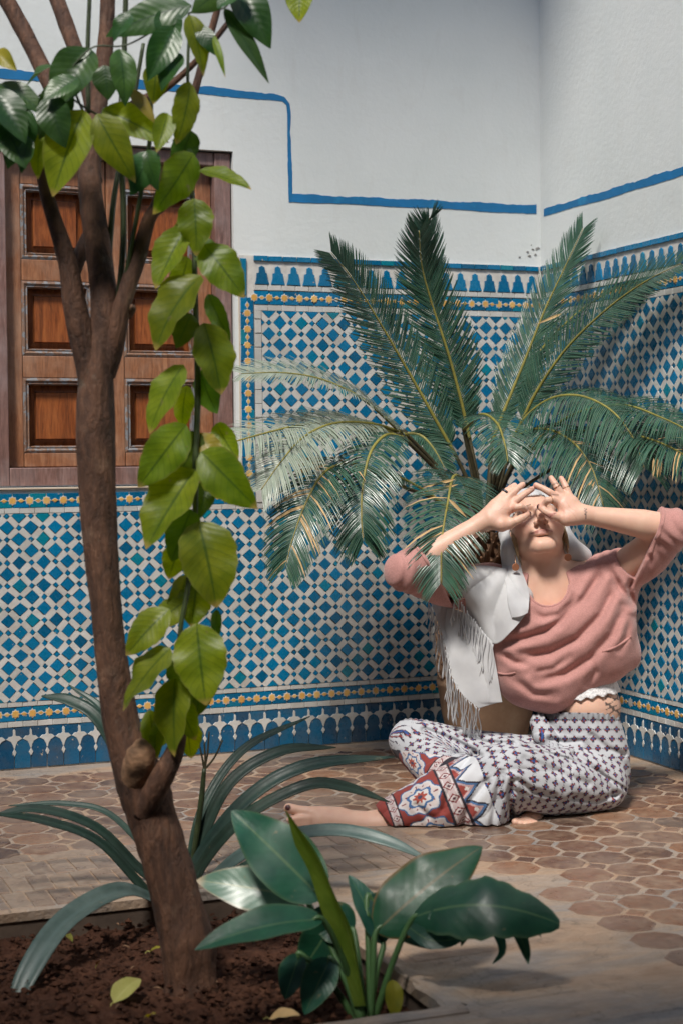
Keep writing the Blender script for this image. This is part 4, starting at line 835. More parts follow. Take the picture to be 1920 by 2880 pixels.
# ------------------------------------------------------------------ broad-leaved plant in the front of the bed
M_BROAD = leaf_mat('broad_glossy_leaf', (.008, .058, .038), (.018, .098, .058), (.09, .17, .075), .33, .18, 11, vein_amt=.05, ribw=.030, edge=(.07, .13, .06), spots=.5, vbump=.09, dust=.07)
M_BROAD_Y = leaf_mat('young_broad_leaf', (.075, .13, .016), (.13, .19, .028), (.16, .21, .05), .28, .35, 11, vein_amt=.15, ribw=.03)
M_BROAD_W = leaf_mat('frosted_broad_leaf', (.07, .15, .11), (.12, .20, .15), (.30, .35, .2), .3, .15, 11, vein_amt=.08, ribw=.03, edge=(.40, .33, .22), spots=.7, tipc=(.45, .36, .24), vbump=.06)
M_BROAD_R = leaf_mat('rusty_edged_broad_leaf', (.008, .055, .032), (.02, .09, .045), (.15, .12, .05), .33, .18, 11, vein_amt=.05, ribw=.030, edge=(.22, .10, .03), spots=.6, vbump=.09, dust=.06)
M_STEM = simple('green_petiole', (.06, .13, .045), .4, .25, 20, .1)
BB = onz(850, 2352, SZ); broad = empty('broad_leaf_plant', BB); tag(broad, 'low plant with big glossy blue-green torn leaves at the front of the bed', 'plant'); BD = float((BB-CAM)@CF)
def bl(x0, y0, d0, x1, y1, d1, w, mat, nr, bulge=.1, seed=0, fold=.25, curl=0., wave=.06, prof=None, stem=None, twist=0.):
    b, t = dep(x0, y0, BD+d0), dep(x1, y1, BD+d1); n_ = TOCAM*nr[0]+CR*nr[1]+np.array([0, 0, 1.])*nr[2]
    o = leaf_obj('broad_leaf', b, t, px(w, BD), n_, mat, broad, bulge=bulge, seed=seed, fold=fold, curl=curl, wave=wave, nl=22, prof=prof or (lambda q: math.sin(math.pi*min(1, q)**.8)**.72*(1-.2*q)), twist=twist)
    if stem:
        sx, sy = stem; s0 = dep(sx, sy, BD+random.uniform(-.03, .03)); pm = (s0+b)/2+np.array([0, 0, .015])
        tube('petiole', [s0, pm, b, b+(t-b)*.12], [px(9, BD), px(7.5, BD), px(6.5, BD), px(3.5, BD)], M_STEM, broad, 8)
    return o
bl(742, 2066, .05, 532, 1862, .10, 158, M_BROAD, (.9, -.1, .7), .05, 1, .2, stem=(835, 2340), wave=.08)
bl(842, 2060, .06, 1000, 2180, .05, 90, M_BROAD, (1, .3, .3), .08, 31, .25, stem=(850, 2345)); bl(880, 2170, .03, 800, 2010, .08, 80, M_BROAD, (.8, .5, .4), .08, 32, .3, stem=(846, 2345)); bl(760, 2200, .02, 700, 2330, -.02, 84, M_BROAD, (1, -.2, .2), .1, 33, .25, stem=(828, 2350)); bl(812, 2140, .05, 720, 2090, .08, 100, M_BROAD, (1, -.2, .4), .06, 34, .2, stem=(836, 2345))
bl(835, 2310, -.02, 655, 1858, -.02, 82, M_BROAD_Y, (.7, -1.0, .1), -.16, 2, .5, .0, wave=.10, prof=lambda q: (.55+.45*math.sin(math.pi*min(1, q*1.05)))*(1 if q < .8 else max(.02, 1-((q-.8)/.2)**1.6)))
bl(700, 2062, .10, 452, 2022, .14, 118, M_BROAD_W, (1, 0, .6), .06, 3, .12, stem=(830, 2345))
bl(742, 2112, -.04, 448, 2182, -.10, 96, M_BROAD, (.7, 0, 1), .16, 4, .3, stem=(838, 2348))
bl(862, 2142, .02, 1106, 1944, .08, 168, M_BROAD_R, (1, -.35, .55), .14, 5, .22, .25, stem=(850, 2345), wave=.09)
bl(690, 2190, .03, 655, 2296, .02, 70, M_BROAD, (1, -.4, .1), .05, 7, .3, stem=(820, 2350)); bl(770, 2110, .06, 690, 2236, .05, 110, M_BROAD, (1, .2, .1), .05, 8, .2, stem=(830, 2350))
bl(900, 2250, -.02, 905, 2345, -.04, 44, M_LEMON_Y, (1, .3, .4), .1, 9, .2)
# the big torn leaf: an arched blade with narrow strips hanging from its lower side
big = bl(948, 2108, 0, 1284, 2122, -.05, 158, M_BROAD, (.85, -.15, .75), .46, 6, .10, .30, wave=.10, prof=lambda q: (math.sin(math.pi*min(1, q*.97+.02))**.55)*(1-.1*q)*(1+.05*math.sin(q*40)), stem=(858, 2345)); tag(big, 'largest leaf, arched, torn into hanging strips')
for (pts, w) in ([[(985, 2085), (1040, 2100), (1066, 2120), (1058, 2148)], 30], [[(1030, 2075), (1100, 2090), (1140, 2120), (1152, 2160), (1130, 2186)], 26], [[(1100, 2068), (1160, 2085), (1190, 2120), (1206, 2160), (1212, 2186)], 34], [[(1170, 2070), (1205, 2085), (1225, 2105), (1242, 2128)], 16], [[(940, 2115), (985, 2140), (1040, 2135), (1075, 2110)], 40]):
    Cc = spline([dep(x, y+16+3*k, BD-.030-.008*k) for k, (x, y) in enumerate(pts)], 14); V, F, UV = [], [], []; Tn = np.gradient(Cc, axis=0)
    for i in range(14):
        t = i/13; T = unit(Tn[i]); n = unit(TOCAM+np.array([0, 0, .5])); n = unit(n-T*(n@T)); s = np.cross(n, T); q = px(w/2, BD)*max(.05, math.sin(math.pi*(.25+.74*t))**.8)
        for e_ in (-1, 0, 1): V.append(Cc[i]+s*e_*q+n*.25*q*abs(e_)); UV.append((t, .5+.4*e_))
        if i: k = 3*i; F += [(k-3, k-2, k+1, k), (k-2, k-1, k+2, k+1)]
    o = mesh('torn_strip', V, F, M_BROAD, True, big); o.matrix_parent_inverse = Matrix.Identity(4); set_uv(o, UV)
# ------------------------------------------------------------------ litter on the soil
M_FALL = leaf_mat('fallen_yellow_leaf', (.42, .42, .10), (.52, .50, .16), (.50, .48, .18), .6, .2, 9, vein_amt=.2)
def fallen(name, x0, y0, x1, y1, w, label, mat=M_FALL, z=.022):
    a, b = onz(x0, y0, SZ+z), onz(x1, y1, SZ+z+.012); r = empty(name, (a+b)/2); tag(r, label, 'leaf', 'fallen leaves on the soil')
    leaf_obj('blade', a, b, w, (0, -.4, 1), mat, r, bulge=.14, fold=.35, seed=int(x0), nl=10); d = unit(a-b); tube('stalk', [a, a+d*.006+np.array([0, 0, .003]), a+d*.012], [.0009]*3, M_FALL, r, 5)
fallen('fallen_leaf', 262, 2304, 322, 2248, .042, 'pale yellow-green fallen leaf lying on the soil left of the trunk foot')
fallen('fallen_leaf', 146, 2150, 168, 2165, .016, 'small yellow fallen leaf at the back of the soil bed', M_LEMON_Y)
fallen('fallen_leaf', 340, 2336, 358, 2330, .014, 'tiny yellow fallen leaf by the front of the trunk foot', M_LEMON_Y)
fallen('fallen_leaf', 345, 2186, 372, 2176, .012, 'thin green-yellow fallen leaf beside the trunk in shade', M_LEMON_Y)
fallen('fallen_leaf', 620, 2340, 690, 2332, .03, 'brown-yellow dry leaf at the bottom edge right of the trunk', M_DRY)
fallen('fallen_leaf', 225, 2216, 232, 2205, .012, 'small white scrap of dry leaf in the middle of the soil', M_DRY)
V, F = [], []
rg = random.Random(9)
for k in range(34):
    c = np.array([rg.uniform(-2.3, BX1-.03), rg.uniform(BY0+.02, BY1-.02), SZ+.024]); a = rg.uniform(0, 6.28); l = rg.uniform(.005, .018)
    v, f = tube_arrays([c, c+np.array([math.cos(a)*l*.5, math.sin(a)*l*.5, .004]), c+np.array([math.cos(a)*l, math.sin(a)*l, .002])], [.0012, .0016, .0008], 4, n=4); i = len(V); V.extend(v.tolist()); F.extend([tuple(i+q for q in ff) for ff in f])
o = mesh('bark_chips', V, F, M_CUT, True); tag(o, 'scattered dry chips and twigs on the soil', 'litter', kind='stuff')
# ------------------------------------------------------------------ the woman: smooth distance fields turned into one skin each
D0 = 4.15
def B5(x, y, z=0.):                           # x, y on a half-millimetre grid over her figure, z metres toward the front
    return CAM + ray(1060+.5485*x, 1300+.5485*y)*(D0-z)
def to5(P):
    d = P-CAM; w = d@CF; X = 960+FPX*(d@CR)/w; Y = 1440-FPX*(d@CU)/w
    return (X-1060)/.5485, (Y-1300)/.5485, D0-w
def cone(a, b, r1, r2):
    a, b = np.asarray(a, float), np.asarray(b, float); ba = b-a; L = max(ba@ba, 1e-12)
    def f(P):
        t = np.clip((P-a)@ba/L, 0, 1); return np.linalg.norm(P-a-t[:, None]*ba, axis=1)-(r1+(r2-r1)*t)
    return f
def ball(c, r): return cone(c, np.asarray(c)+1e-5, r, r)
def ell(c, A, r):
    c = np.asarray(c, float); A = np.asarray(A, float); r = np.asarray(r, float)
    def f(P):
        q = (P-c)@A.T; k0 = np.linalg.norm(q/r, axis=1); k1 = np.linalg.norm(q/(r*r), axis=1)+1e-9; return k0*(k0-1)/k1
    return f
def chain(pts, rad):
    fs = [cone(a, b, r, s) for a, b, r, s in zip(pts, pts[1:], rad, rad[1:])]
    def f(P):
        d = fs[0](P)
        for g in fs[1:]: d = np.minimum(d, g(P))
        return d
    return f
def smin(a, b, k):
    h = np.clip(.5+.5*(b-a)/k, 0, 1); return b*(1-h)+a*h-k*h*(1-h)
def smax(a, b, k): return -smin(-a, -b, k)
def union(parts):
    """parts: list of (field, k); k is the blend with everything before it, negative to carve; far parts are skipped"""
    def f(P):
        c = P.mean(0, keepdims=True); rad = np.sqrt(((P-c)**2).sum(1).max()); v = [float(g(c)[0]) for g, k in parts]
        lim = min(a for a, (g, k) in zip(v, parts) if k >= 0)+2*rad+.07; d = None
        for a, (g, k) in zip(v, parts):
            if k >= 0:
                if a > lim: continue
                e_ = g(P); d = e_ if d is None else smin(d, e_, max(k, 1e-4))
            elif a < rad+.03 and d is not None: d = smax(d, -g(P), -k)
        return d
    return f
def near(f0, extra, w=.03):
    """adds the costly detail only close to the surface"""
    def f(P):
        d = f0(P); m = np.abs(d) < w
        if m.any(): d[m] = extra(P[m], d[m])
        return d
    return f
def surface_nets(f, lo, hi, h, bs=8, slack=1.35):
    lo = np.asarray(lo, float); n = (np.ceil((np.asarray(hi)-lo)/(h*bs)).astype(int))*bs; D = np.full(n+1, 1., np.float32)
    nb = n//bs; G = np.stack(np.meshgrid(*[np.arange(k) for k in nb], indexing='ij'), -1).reshape(-1, 3)
    c = lo+(G+.5)*bs*h; d = np.concatenate([f(c[i:i+4000]) for i in range(0, len(c), 4000)]); keep = np.abs(d) < slack*bs*h*.87
    inner = G[(~keep) & (d < 0)]
    for g in inner: D[tuple(slice(g[k]*bs, g[k]*bs+bs+1) for k in range(3))] = -1
    loc = np.stack(np.meshgrid(*[np.arange(bs+1)]*3, indexing='ij'), -1).reshape(-1, 3)
    K_ = G[keep]; mort = sum((((K_[:, a] >> b) & 1) << (3*b+a)) for a in range(3) for b in range(7)); K_ = K_[np.argsort(mort)]
    for s in range(0, len(K_), 24):
        idx = (K_[s:s+24][:, None, :]*bs+loc[None]).reshape(-1, 3); D[idx[:, 0], idx[:, 1], idx[:, 2]] = f(lo+idx*h)
    S = D < 0; cs = np.zeros(n, np.uint8)
    for a in (0, 1):
        for b in (0, 1):
            for c_ in (0, 1): cs += S[a:n[0]+a, b:n[1]+b, c_:n[2]+c_]
    act = np.argwhere((cs > 0) & (cs < 8)); idm = np.full(n, -1, np.int32); idm[act[:, 0], act[:, 1], act[:, 2]] = np.arange(len(act))
    cor = np.array([(a, b, c_) for a in (0, 1) for b in (0, 1) for c_ in (0, 1)])
    val = np.stack([D[act[:, 0]+a, act[:, 1]+b, act[:, 2]+c_] for a, b, c_ in cor], 1)
    acc = np.zeros((len(act), 3)); cnt = np.zeros(len(act))
    for i in range(8):
        for j in range(i+1, 8):
            if np.abs(cor[i]-cor[j]).sum() != 1: continue
            m = (val[:, i] < 0) != (val[:, j] < 0); t = val[m, i]/(val[m, i]-val[m, j])
            acc[m] += cor[i]+t[:, None]*(cor[j]-cor[i]); cnt[m] += 1
    V = lo+(act+acc/np.maximum(cnt, 1)[:, None])*h; Q = []
    for ax in range(3):
        o1, o2 = [(1, 2), (2, 0), (0, 1)][ax]
        sl = [slice(None)]*3; sr = [slice(None)]*3; sl[ax] = slice(0, -1); sr[ax] = slice(1, None)
        E = np.argwhere(S[tuple(sl)] != S[tuple(sr)])
        E = E[(E[:, o1] > 0) & (E[:, o2] > 0) & (E[:, o1] < n[o1]) & (E[:, o2] < n[o2])]
        e1 = np.zeros(3, int); e1[o1] = 1; e2 = np.zeros(3, int); e2[o2] = 1
        q = [idm[tuple((E-o).T)] for o in (e1+e2, e2, 0*e1, e1)]; q = np.stack(q, 1)
        fl = ~S[E[:, 0], E[:, 1], E[:, 2]]; q[fl] = q[fl][:, ::-1]; Q.append(q)
    Q = np.vstack(Q); return V, Q[(Q >= 0).all(1)]
def vcol(o, C, name='Col'):
    a = o.data.color_attributes.new(name, 'FLOAT_COLOR', 'POINT'); c = np.ones((len(C), 4), np.float32); c[:, :3] = C; a.data.foreach_set('color', c.ravel())
def seg_dist(x, y, pts):
    d = np.full(len(x), 1e9)
    for (a, b), (c, e_) in zip(pts, pts[1:]):
        dx, dy = c-a, e_-b; t = np.clip(((x-a)*dx+(y-b)*dy)/(dx*dx+dy*dy+1e-9), 0, 1); d = np.minimum(d, np.hypot(x-a-t*dx, y-b-t*dy))
    return d
def attr_mat(name, rough=.5, sss=0., bscale=0., bst=.2, spec=.4, sheen=0., tint=None):
    m, nt, b = newmat(name); a = nt.nodes.new('ShaderNodeVertexColor'); a.layer_name = 'Col'; v = wcoords(nt); c = a.outputs[0]
    c = mixc(nt, .16, c, ramp(nt, noise(nt, v, 35, 4), [(.3, (.3,)*3), (.7, (.7,)*3)]), 'OVERLAY')
    nt.links.new(c, b.inputs['Base Color']); b.inputs['Roughness'].default_value = rough; b.inputs['Specular IOR Level'].default_value = spec
    if sss: b.inputs['Subsurface Weight'].default_value = sss; b.inputs['Subsurface Radius'].default_value = (.01, .004, .002); b.inputs['Subsurface Scale'].default_value = 1.
    if sheen: b.inputs['Sheen Weight'].default_value = sheen
    if bscale: bump(nt, b, noise(nt, v, bscale, 3), bst, .002)
    return m
person = empty('person', onz(1330, 1860)); tag(person, 'seated barefoot woman in pink sweater and patterned trousers, hands held round her eyes', 'person')
# head frame
pa, ro = R(35), R(7)
hf = math.cos(pa)*TOCAM+math.sin(pa)*CU; hu0 = -math.sin(pa)*TOCAM+math.cos(pa)*CU
hu = math.cos(ro)*hu0-math.sin(ro)*CR; hr = math.cos(ro)*CR+math.sin(ro)*hu0
HC = B5(808, 356, -.02); HS = .96
HA = np.stack([hr, hf, hu])
def hd(r, f_, u): return HC+HS*(hr*r+hf*f_+hu*u)
def hell(c, r): return ell(hd(*c), HA, np.array(r)*HS)
def hc(a, b, r1, r2): return cone(hd(*a), hd(*b), r1*HS, r2*HS)
head = [(hell((0, -.02, .045), (.073, .092, .078)), 0), (hell((0, .024, -.022), (.059, .062, .070)), .03)]
for s in (-1, 1):
    head += [(hc((s*.050, .0, -.048), (s*.015, .066, -.092), .017, .013), .018), (hc((s*.046, .052, -.012), (s*.05, .035, -.02), .022, .02), .02), (hc((s*.012, .086, .024), (s*.045, .070, .022), .009, .008), .012)]
head += [(hc((-.008, .071, -.091), (.008, .071, -.091), .0145, .0145), .024)]
for s in (-1, 1): head += [(hc((s*.031, .102, .004), (s*.034, .100, .004), .013, .012), -.016), (hc((s*.030, .0735, .003), (s*.036, .0725, .003), .0125, .0125), .006)]
head += [(hc((0, .083, .014), (0, .110, -.026), .0075, .0100), .009), (hc((0, .110, -.027), (0, .113, -.029), .0100, .0100), .005)]
for s in (-1, 1): head += [(hc((s*.0130, .096, -.033), (s*.0142, .093, -.034), .0076, .007), .004)]
for s in (-1, 1): head += [(hc((s*.0066, .103, -.046), (s*.0080, .099, -.036), .0040, .0036), -.0025)]
head += [(chain([hd(-.028, .0715, -.0530), hd(-.011, .0870, -.0560), hd(0, .0885, -.0572), hd(.011, .0870, -.0560), hd(.028, .0715, -.0515)], [.0022, .0040, .0038, .0040, .0022]), .006),
         (chain([hd(-.025, .0715, -.0555), hd(-.010, .0860, -.0648), hd(.010, .0860, -.0648), hd(.025, .0715, -.0540)], [.0022, .0046, .0046, .0022]), .006),
         (chain([hd(-.032, .074, -.0515), hd(-.012, .0930, -.0603), hd(.012, .0930, -.0603), hd(.032, .074, -.0500)], [.0014, .0014, .0014, .0014]), -.0015)]
for s in (-1, 1): head += [(hc((s*.072, .0, .005), (s*.070, .006, -.028), .012, .009), .008)]
neck = [(cone(hd(0, -.018, -.05), B5(888, 690, -.035), .054, .056), .02), (cone(B5(888, 690, -.035), B5(905, 800, -.04), .056, .085), .03)]
for s, (a, b) in ((-1, ((770, 470), (862, 715))), (1, ((955, 455), (905, 715)))): neck.append((cone(B5(*a, -.01), B5(*b, .024), .011, .010), .018))
neck += [(cone(B5(620, 668, -.0), B5(862, 722, .012), .014, .012), .03), (cone(B5(1130, 612, -.0), B5(912, 720, .012), .014, .012), .03)]
SHR, SHL = B5(560, 650, -.01), B5(1190, 600, -.03)
ELR, ELL_ = B5(140, 560, .12), B5(1512, 342, .09)
WRR, WRL = B5(528, 315, .10), B5(1062, 268, .105)
torso = [(cone(SHR, SHL, .055, .055), .04), (cone(B5(900, 800, -.045), B5(1010, 1080, -.045), .09, .075), .05), (cone(B5(1030, 1080, -.04), B5(1050, 1260, -.015), .078, .095), .04), (cone(B5(1050, 1260, -.015), B5(1060, 1400, -.01), .092, .075), .02)]
arms = [(cone(SHR, ELR, .046, .036), .03), (chain([ELR, ELR*.62+WRR*.38, WRR], [.036, .036, .0225]), .015), (cone(SHL, ELL_, .046, .037), .03), (chain([ELL_, ELL_*.66+WRL*.34, WRL], [.036, .037, .0215]), .015)]
def q8(x, y, z): return B5(346.4+.779*x, 36.5+.779*y, z)
FING = []
def finger(pts, r0, r1):
    n = len(pts); FING.append((pts, range(1, n-1))); return chain([q8(*p) for p in pts], [r0+(r1-r0)*k/(n-1) for k in range(n)])
# her left hand (right in the picture)
HL = [(chain([WRL, q8(845, 292, .105), q8(800, 265, .105)], [.0215, .024, .020]), .012), (chain([q8(880, 285, .10), q8(835, 215, .098), q8(815, 190, .096)], [.019, .017, .0125]), .010), (chain([q8(860, 280, .10), q8(790, 205, .10), q8(770, 190, .10)], [.018, .0155, .0125]), .01), (chain([q8(850, 285, .102), q8(770, 235, .104), q8(745, 222, .104)], [.018, .015, .0115]), .01),
      (chain([q8(860, 320, .112), q8(800, 325, .118), q8(770, 318, .116)], [.018, .019, .014]), .012)]
FL_ = [finger([(828, 195, .096), (795, 118, .088), (778, 82, .080), (764, 58, .073)], .0098, .0066), finger([(788, 195, .10), (740, 122, .098), (716, 84, .090), (698, 56, .082)], .0102, .007), finger([(765, 205, .102), (690, 152, .106), (640, 124, .100), (598, 103, .092)], .0102, .007), finger([(748, 228, .105), (706, 200, .118), (672, 204, .122), (648, 236, .112), (640, 244, .106)], .0102, .007), finger([(775, 322, .116), (712, 304, .124), (660, 276, .120), (622, 246, .108)], .0125, .0078)]
# her right hand (left in the picture)
HRh = [(chain([WRR, q8(300, 322, .105), q8(360, 290, .105)], [.0225, .025, .021]), .012), (chain([q8(280, 305, .10), q8(335, 235, .098), q8(368, 200, .096)], [.02, .0175, .013]), .010), (chain([q8(300, 305, .10), q8(375, 240, .10), q8(405, 218, .10)], [.019, .0165, .013]), .01), (chain([q8(320, 310, .102), q8(405, 262, .104), q8(440, 252, .104)], [.018, .016, .012]), .01),
       (chain([q8(310, 345, .112), q8(370, 362, .118), q8(420, 358, .116)], [.018, .0195, .0145]), .012)]
FR_ = [finger([(352, 205, .096), (398, 150, .09), (430, 125, .084), (458, 104, .078)], .0102, .007), finger([(392, 215, .10), (440, 160, .098), (476, 128, .092), (512, 99, .084)], .0106, .0072), finger([(430, 235, .102), (488, 190, .104), (530, 158, .098), (572, 130, .090)], .0106, .0072), finger([(440, 258, .105), (468, 250, .120), (500, 246, .124), (524, 262, .114), (530, 274, .106)], .0106, .0072), finger([(415, 360, .116), (462, 342, .124), (510, 318, .120), (548, 292, .108)], .0125, .008)]
# feet
foot = [(chain([B5(330, 1775, .185), B5(80, 1845, .195), B5(20, 1858, .198)], [.034, .030, .033]), .01), (chain([B5(60, 1868, .20), B5(-120, 1850, .205), B5(-290, 1838, .215)], [.034, .031, .026]), .02), (chain([B5(-60, 1880, .20), B5(-290, 1868, .22)], [.026, .020]), .02), (chain([B5(-200, 1822, .20), B5(-330, 1808, .215)], [.024, .020]), .02), (chain([B5(60, 1885, .185), B5(110, 1890, .17)], [.034, .030]), .015)]
toes = [chain([B5(-320, 1800, .22), B5(-400, 1786, .222), B5(-452, 1774, .224)], [.016, .0125, .0125])]+[chain([B5(-315, y0, .225), B5(-390+7*k, y0+2, .236), B5(-446+14*k, y0+8+2*k, .232)], [.0125-.0008*k, .0092-.0005*k, .0086-.0006*k]) for k, y0 in enumerate((1824, 1845, 1864, 1880))]
foot2 = [(chain([B5(812, 1802, .135), B5(788, 1818, .16), B5(755, 1836, .188)], [.020, .018, .015]), .01), (chain([B5(815, 1836, .165), B5(770, 1854, .192)], [.013, .011]), .015)]
toes2 = [chain([B5(752+18*k, 1832+7*k, .198), B5(704+26*k, 1844+7*k, .218)], [.0095, .0088-.0007*k]) for k in range(4)]
legs = [(chain([B5(1080, 1560, .03), B5(660, 1600, .19)], [.05, .045]), .03), (chain([B5(660, 1600, .19), B5(330, 1775, .185)], [.045, .036]), .02), (chain([B5(1000, 1540, .02), B5(700, 1500, .02), B5(420, 1462, .0), B5(175, 1425, -.02)], [.045, .03, .03, .03]), .03), (chain([B5(175, 1425, -.02), B5(330, 1600, .07), B5(600, 1725, .12), B5(720, 1765, .14), B5(800, 1800, .14)], [.03, .03, .024, .020, .018]), .02)]
skin_f0 = union(head+neck+torso+arms+legs+foot+foot2+[(t, .004) for t in toes]+[(t, .002) for t in toes2])
hand_l = union([(HL[0][0], 0)]+HL[1:]+[(g, .0045) for g in FL_]); hand_r = union([(HRh[0][0], 0)]+HRh[1:]+[(g, .0045) for g in FR_])
def skin_f(P):
    d = skin_f0(P)
    for hd_, w, k in ((hand_l, WRL, .013), (hand_r, WRR, .013)):
        m = np.linalg.norm(P-w, axis=1) < .26
        if m.any():
            e_ = hd_(P[m]); dist = np.linalg.norm(P[m]-w, axis=1); kk = np.where(dist < .05, k, .0008); d[m] = smin(d[m], e_, kk)
    return d
allp = np.array([B5(-500, 1950, .35), B5(-500, 1700, -.2), B5(1650, 1950, .3), B5(1650, 60, .2), B5(600, 40, -.2), B5(100, 40, .2), B5(1400, 1900, -.2)])
lo, hi = allp.min(0)-.03, allp.max(0)+.03
V, Q = surface_nets(skin_f, lo, hi, .0028)
def skin_cols(V):
    x, y, z = to5(V); n = len(V); C = np.tile(np.array([.68, .42, .315]), (n, 1)); nz = vnoise(V*18, 3, 3)
    C *= (1+.06*nz)[:, None]
    def blend(w, col): C[:] = C*(1-w[:, None])+np.array(col)*w[:, None]
    L = (V-HC)@HA.T/HS; r, f_, u = L.T; inh = (np.abs(r) < .1) & (np.abs(u) < .13) & (f_ > .02)
    def blob(c, rad, soft=.006): return np.clip(1-(np.linalg.norm(L-np.array(c), axis=1)-rad)/soft, 0, 1)*inh
    for s in (-1, 1): blend(.30*blob((s*.045, .065, -.03), .012, .02), (.66, .27, .21)); blend(.6*np.clip(1-np.abs(u-.027-.1*(.03-np.abs(r))*0)/.004, 0, 1)*(np.abs(np.abs(r)-.034) < .018)*(f_ > .05), (.20, .12, .08)); blend(.75*np.clip(1-np.abs(u+.004)/.0022, 0, 1)*(np.abs(np.abs(r)-.033) < .014)*(f_ > .05), (.06, .035, .03))
    blend(.35*blob((0, .108, -.03), .006, .014), (.66, .30, .23))
    lip = inh & (f_ > .066) & (np.abs(r) < .030); uc = -.0603+8.5*r*r; lm = np.clip(1-np.abs(u-uc)/(.0125*np.clip(1-np.abs(r)/.034, .1, 1)), 0, 1)*lip; blend(np.clip(lm*2.2, 0, .8), (.46, .19, .16))
    blend(np.clip(1-np.abs(u-uc)/.0016, 0, 1)*lip*.85, (.15, .04, .035)); blend(.9*np.clip(1-np.hypot(np.hypot(np.abs(r)-.0072, u+.041), .3*(f_-.1))/.0042, 0, 1)*(f_ > .085), (.13, .05, .035))
    for p, ks in FING:
        for k in ks:
            c = q8(*p[k]); ax = unit(q8(*p[k+1])-q8(*p[k-1])); w_ = V-c; dd = np.linalg.norm(w_, axis=1); blend(.42*np.clip(1-np.abs(w_@ax)/.0016, 0, 1)*(dd < .0125), (.48, .20, .15))
        c = q8(*p[-1]); blend(.30*np.clip(1-np.linalg.norm(V-c, axis=1)/.022, 0, 1), (.72, .33, .26))
    for ln in ([(770, 215), (790, 255), (840, 285), (868, 330)], [(750, 235), (785, 280), (800, 300)], [(470, 262), (420, 285), (360, 300), (318, 350)], [(440, 258), (400, 262), (350, 252)], [(395, 235), (360, 268), (330, 280)], [(800, 215), (820, 250), (860, 275)]):
        L5 = [(346.4+.779*a_, 36.5+.779*b_) for a_, b_ in ln]; blend(.38*np.clip(1-seg_dist(x, y, L5)/3.4, 0, 1)*(z > .06), (.46, .20, .15))
    # nails
    for p in [FL_, FR_]: pass
    for (a, b, zz) in ((616, 246, .108), (640, 240, .106), (552, 290, .108), (527, 270, .108)):
        c = q8(a, b, zz); d = np.linalg.norm(V-c, axis=1); blend(np.clip((.0085-d)/.002, 0, 1), (.045, .008, .010))
    for k, c in enumerate([B5(-455, 1772, .232)]+[B5(-444+14*k, 1826+20*k, .240) for k in range(4)]):
        d = np.linalg.norm(V-c, axis=1); blend(np.clip(((.0085 if k == 0 else .005)-d)/.002, 0, 1), (.05, .008, .012))
    # knuckle and palm warmth
    for c in (q8(800, 300, .125), q8(380, 345, .125), q8(745, 222, .11), q8(440, 252, .11)): d = np.linalg.norm(V-c, axis=1); blend(.28*np.clip(1-d/.03, 0, 1), (.70, .30, .23))
    # inked zigzag on the wrist and lettering at the waist
    zg = [(1060, 236), (1072, 240), (1062, 252), (1074, 256), (1060, 266), (1070, 268), (1066, 290)]
    front = (z > .05); blend(.85*np.clip((2.4-seg_dist(x, y, zg))/1.0, 0, 1)*front, (.03, .03, .04))
    wst = (x > 1168) & (x < 1262) & (y > 1185) & (y < 1300) & (z > -.15)
    t = np.abs(np.sin(x*.085+2.2*np.sin(y*.05))+.8*np.sin(y*.16+x*.03)); blend(.85*wst*(t < .38), (.03, .03, .035))
    return C
M_SKIN = attr_mat('skin', .48, .12, 260, .12, .45)
body = npmesh('body', V, Q, M_SKIN, person); vcol(body, skin_cols(V))
sm = body.modifiers.new('smooth', 'SMOOTH'); sm.factor = .5; sm.iterations = 2
# ---------------- sweater
KNIT = (.50, .25, .225)
sw = union([(cone(B5(590, 690, -.01), B5(1180, 640, -.03), .072, .070), 0), (cone(B5(720, 830, .0), B5(1110, 800, -.005), .105, .094), .06), (cone(B5(770, 1010, .02), B5(1150, 930, .01), .085, .082), .06), (cone(B5(760, 1125, .035), B5(900, 1150, .04), .065, .06), .05), (cone(B5(1090, 1010, .02), B5(1285, 1000, .0), .060, .030), .05), (cone(B5(880, 1150, .04), B5(1160, 1045, .03), .055, .036), .05),
            (cone(B5(1030, 640, -.035), B5(1190, 590, -.035), .045, .062), .02), (cone(B5(740, 660, -.03), B5(600, 680, -.02), .045, .06), .02), (chain([SHL, B5(1390, 478, .04), ELL_], [.062, .054, .049]), .03), (cone(ELL_, ELL_*.68+WRL*.32, .050, .0425), .012), (chain([SHR, B5(330, 630, .06), ELR], [.066, .053, .048]), .03), (cone(ELR, ELR*.62+WRR*.38, .047, .0425), .012)])
hl_n = unit(WRL-ELL_); hr_n = unit(WRR-ELR); hemL = ELL_+(WRL-ELL_)*.20+CU*0; hemR = ELR+(WRR-ELR)*.27
hl_n = unit(hl_n+.12*CU); neck_hole = cone(B5(884, 690, .012), hd(0, .03, -.07), .0665, .085)
def neck_hole2(P):
    x, y, z = to5(P); e_ = (np.sqrt(((x-874)/104)**2+((y-630)/106)**2)-1)*.052; return np.where(z > -.05, e_, np.maximum(e_, (-.05-z)))
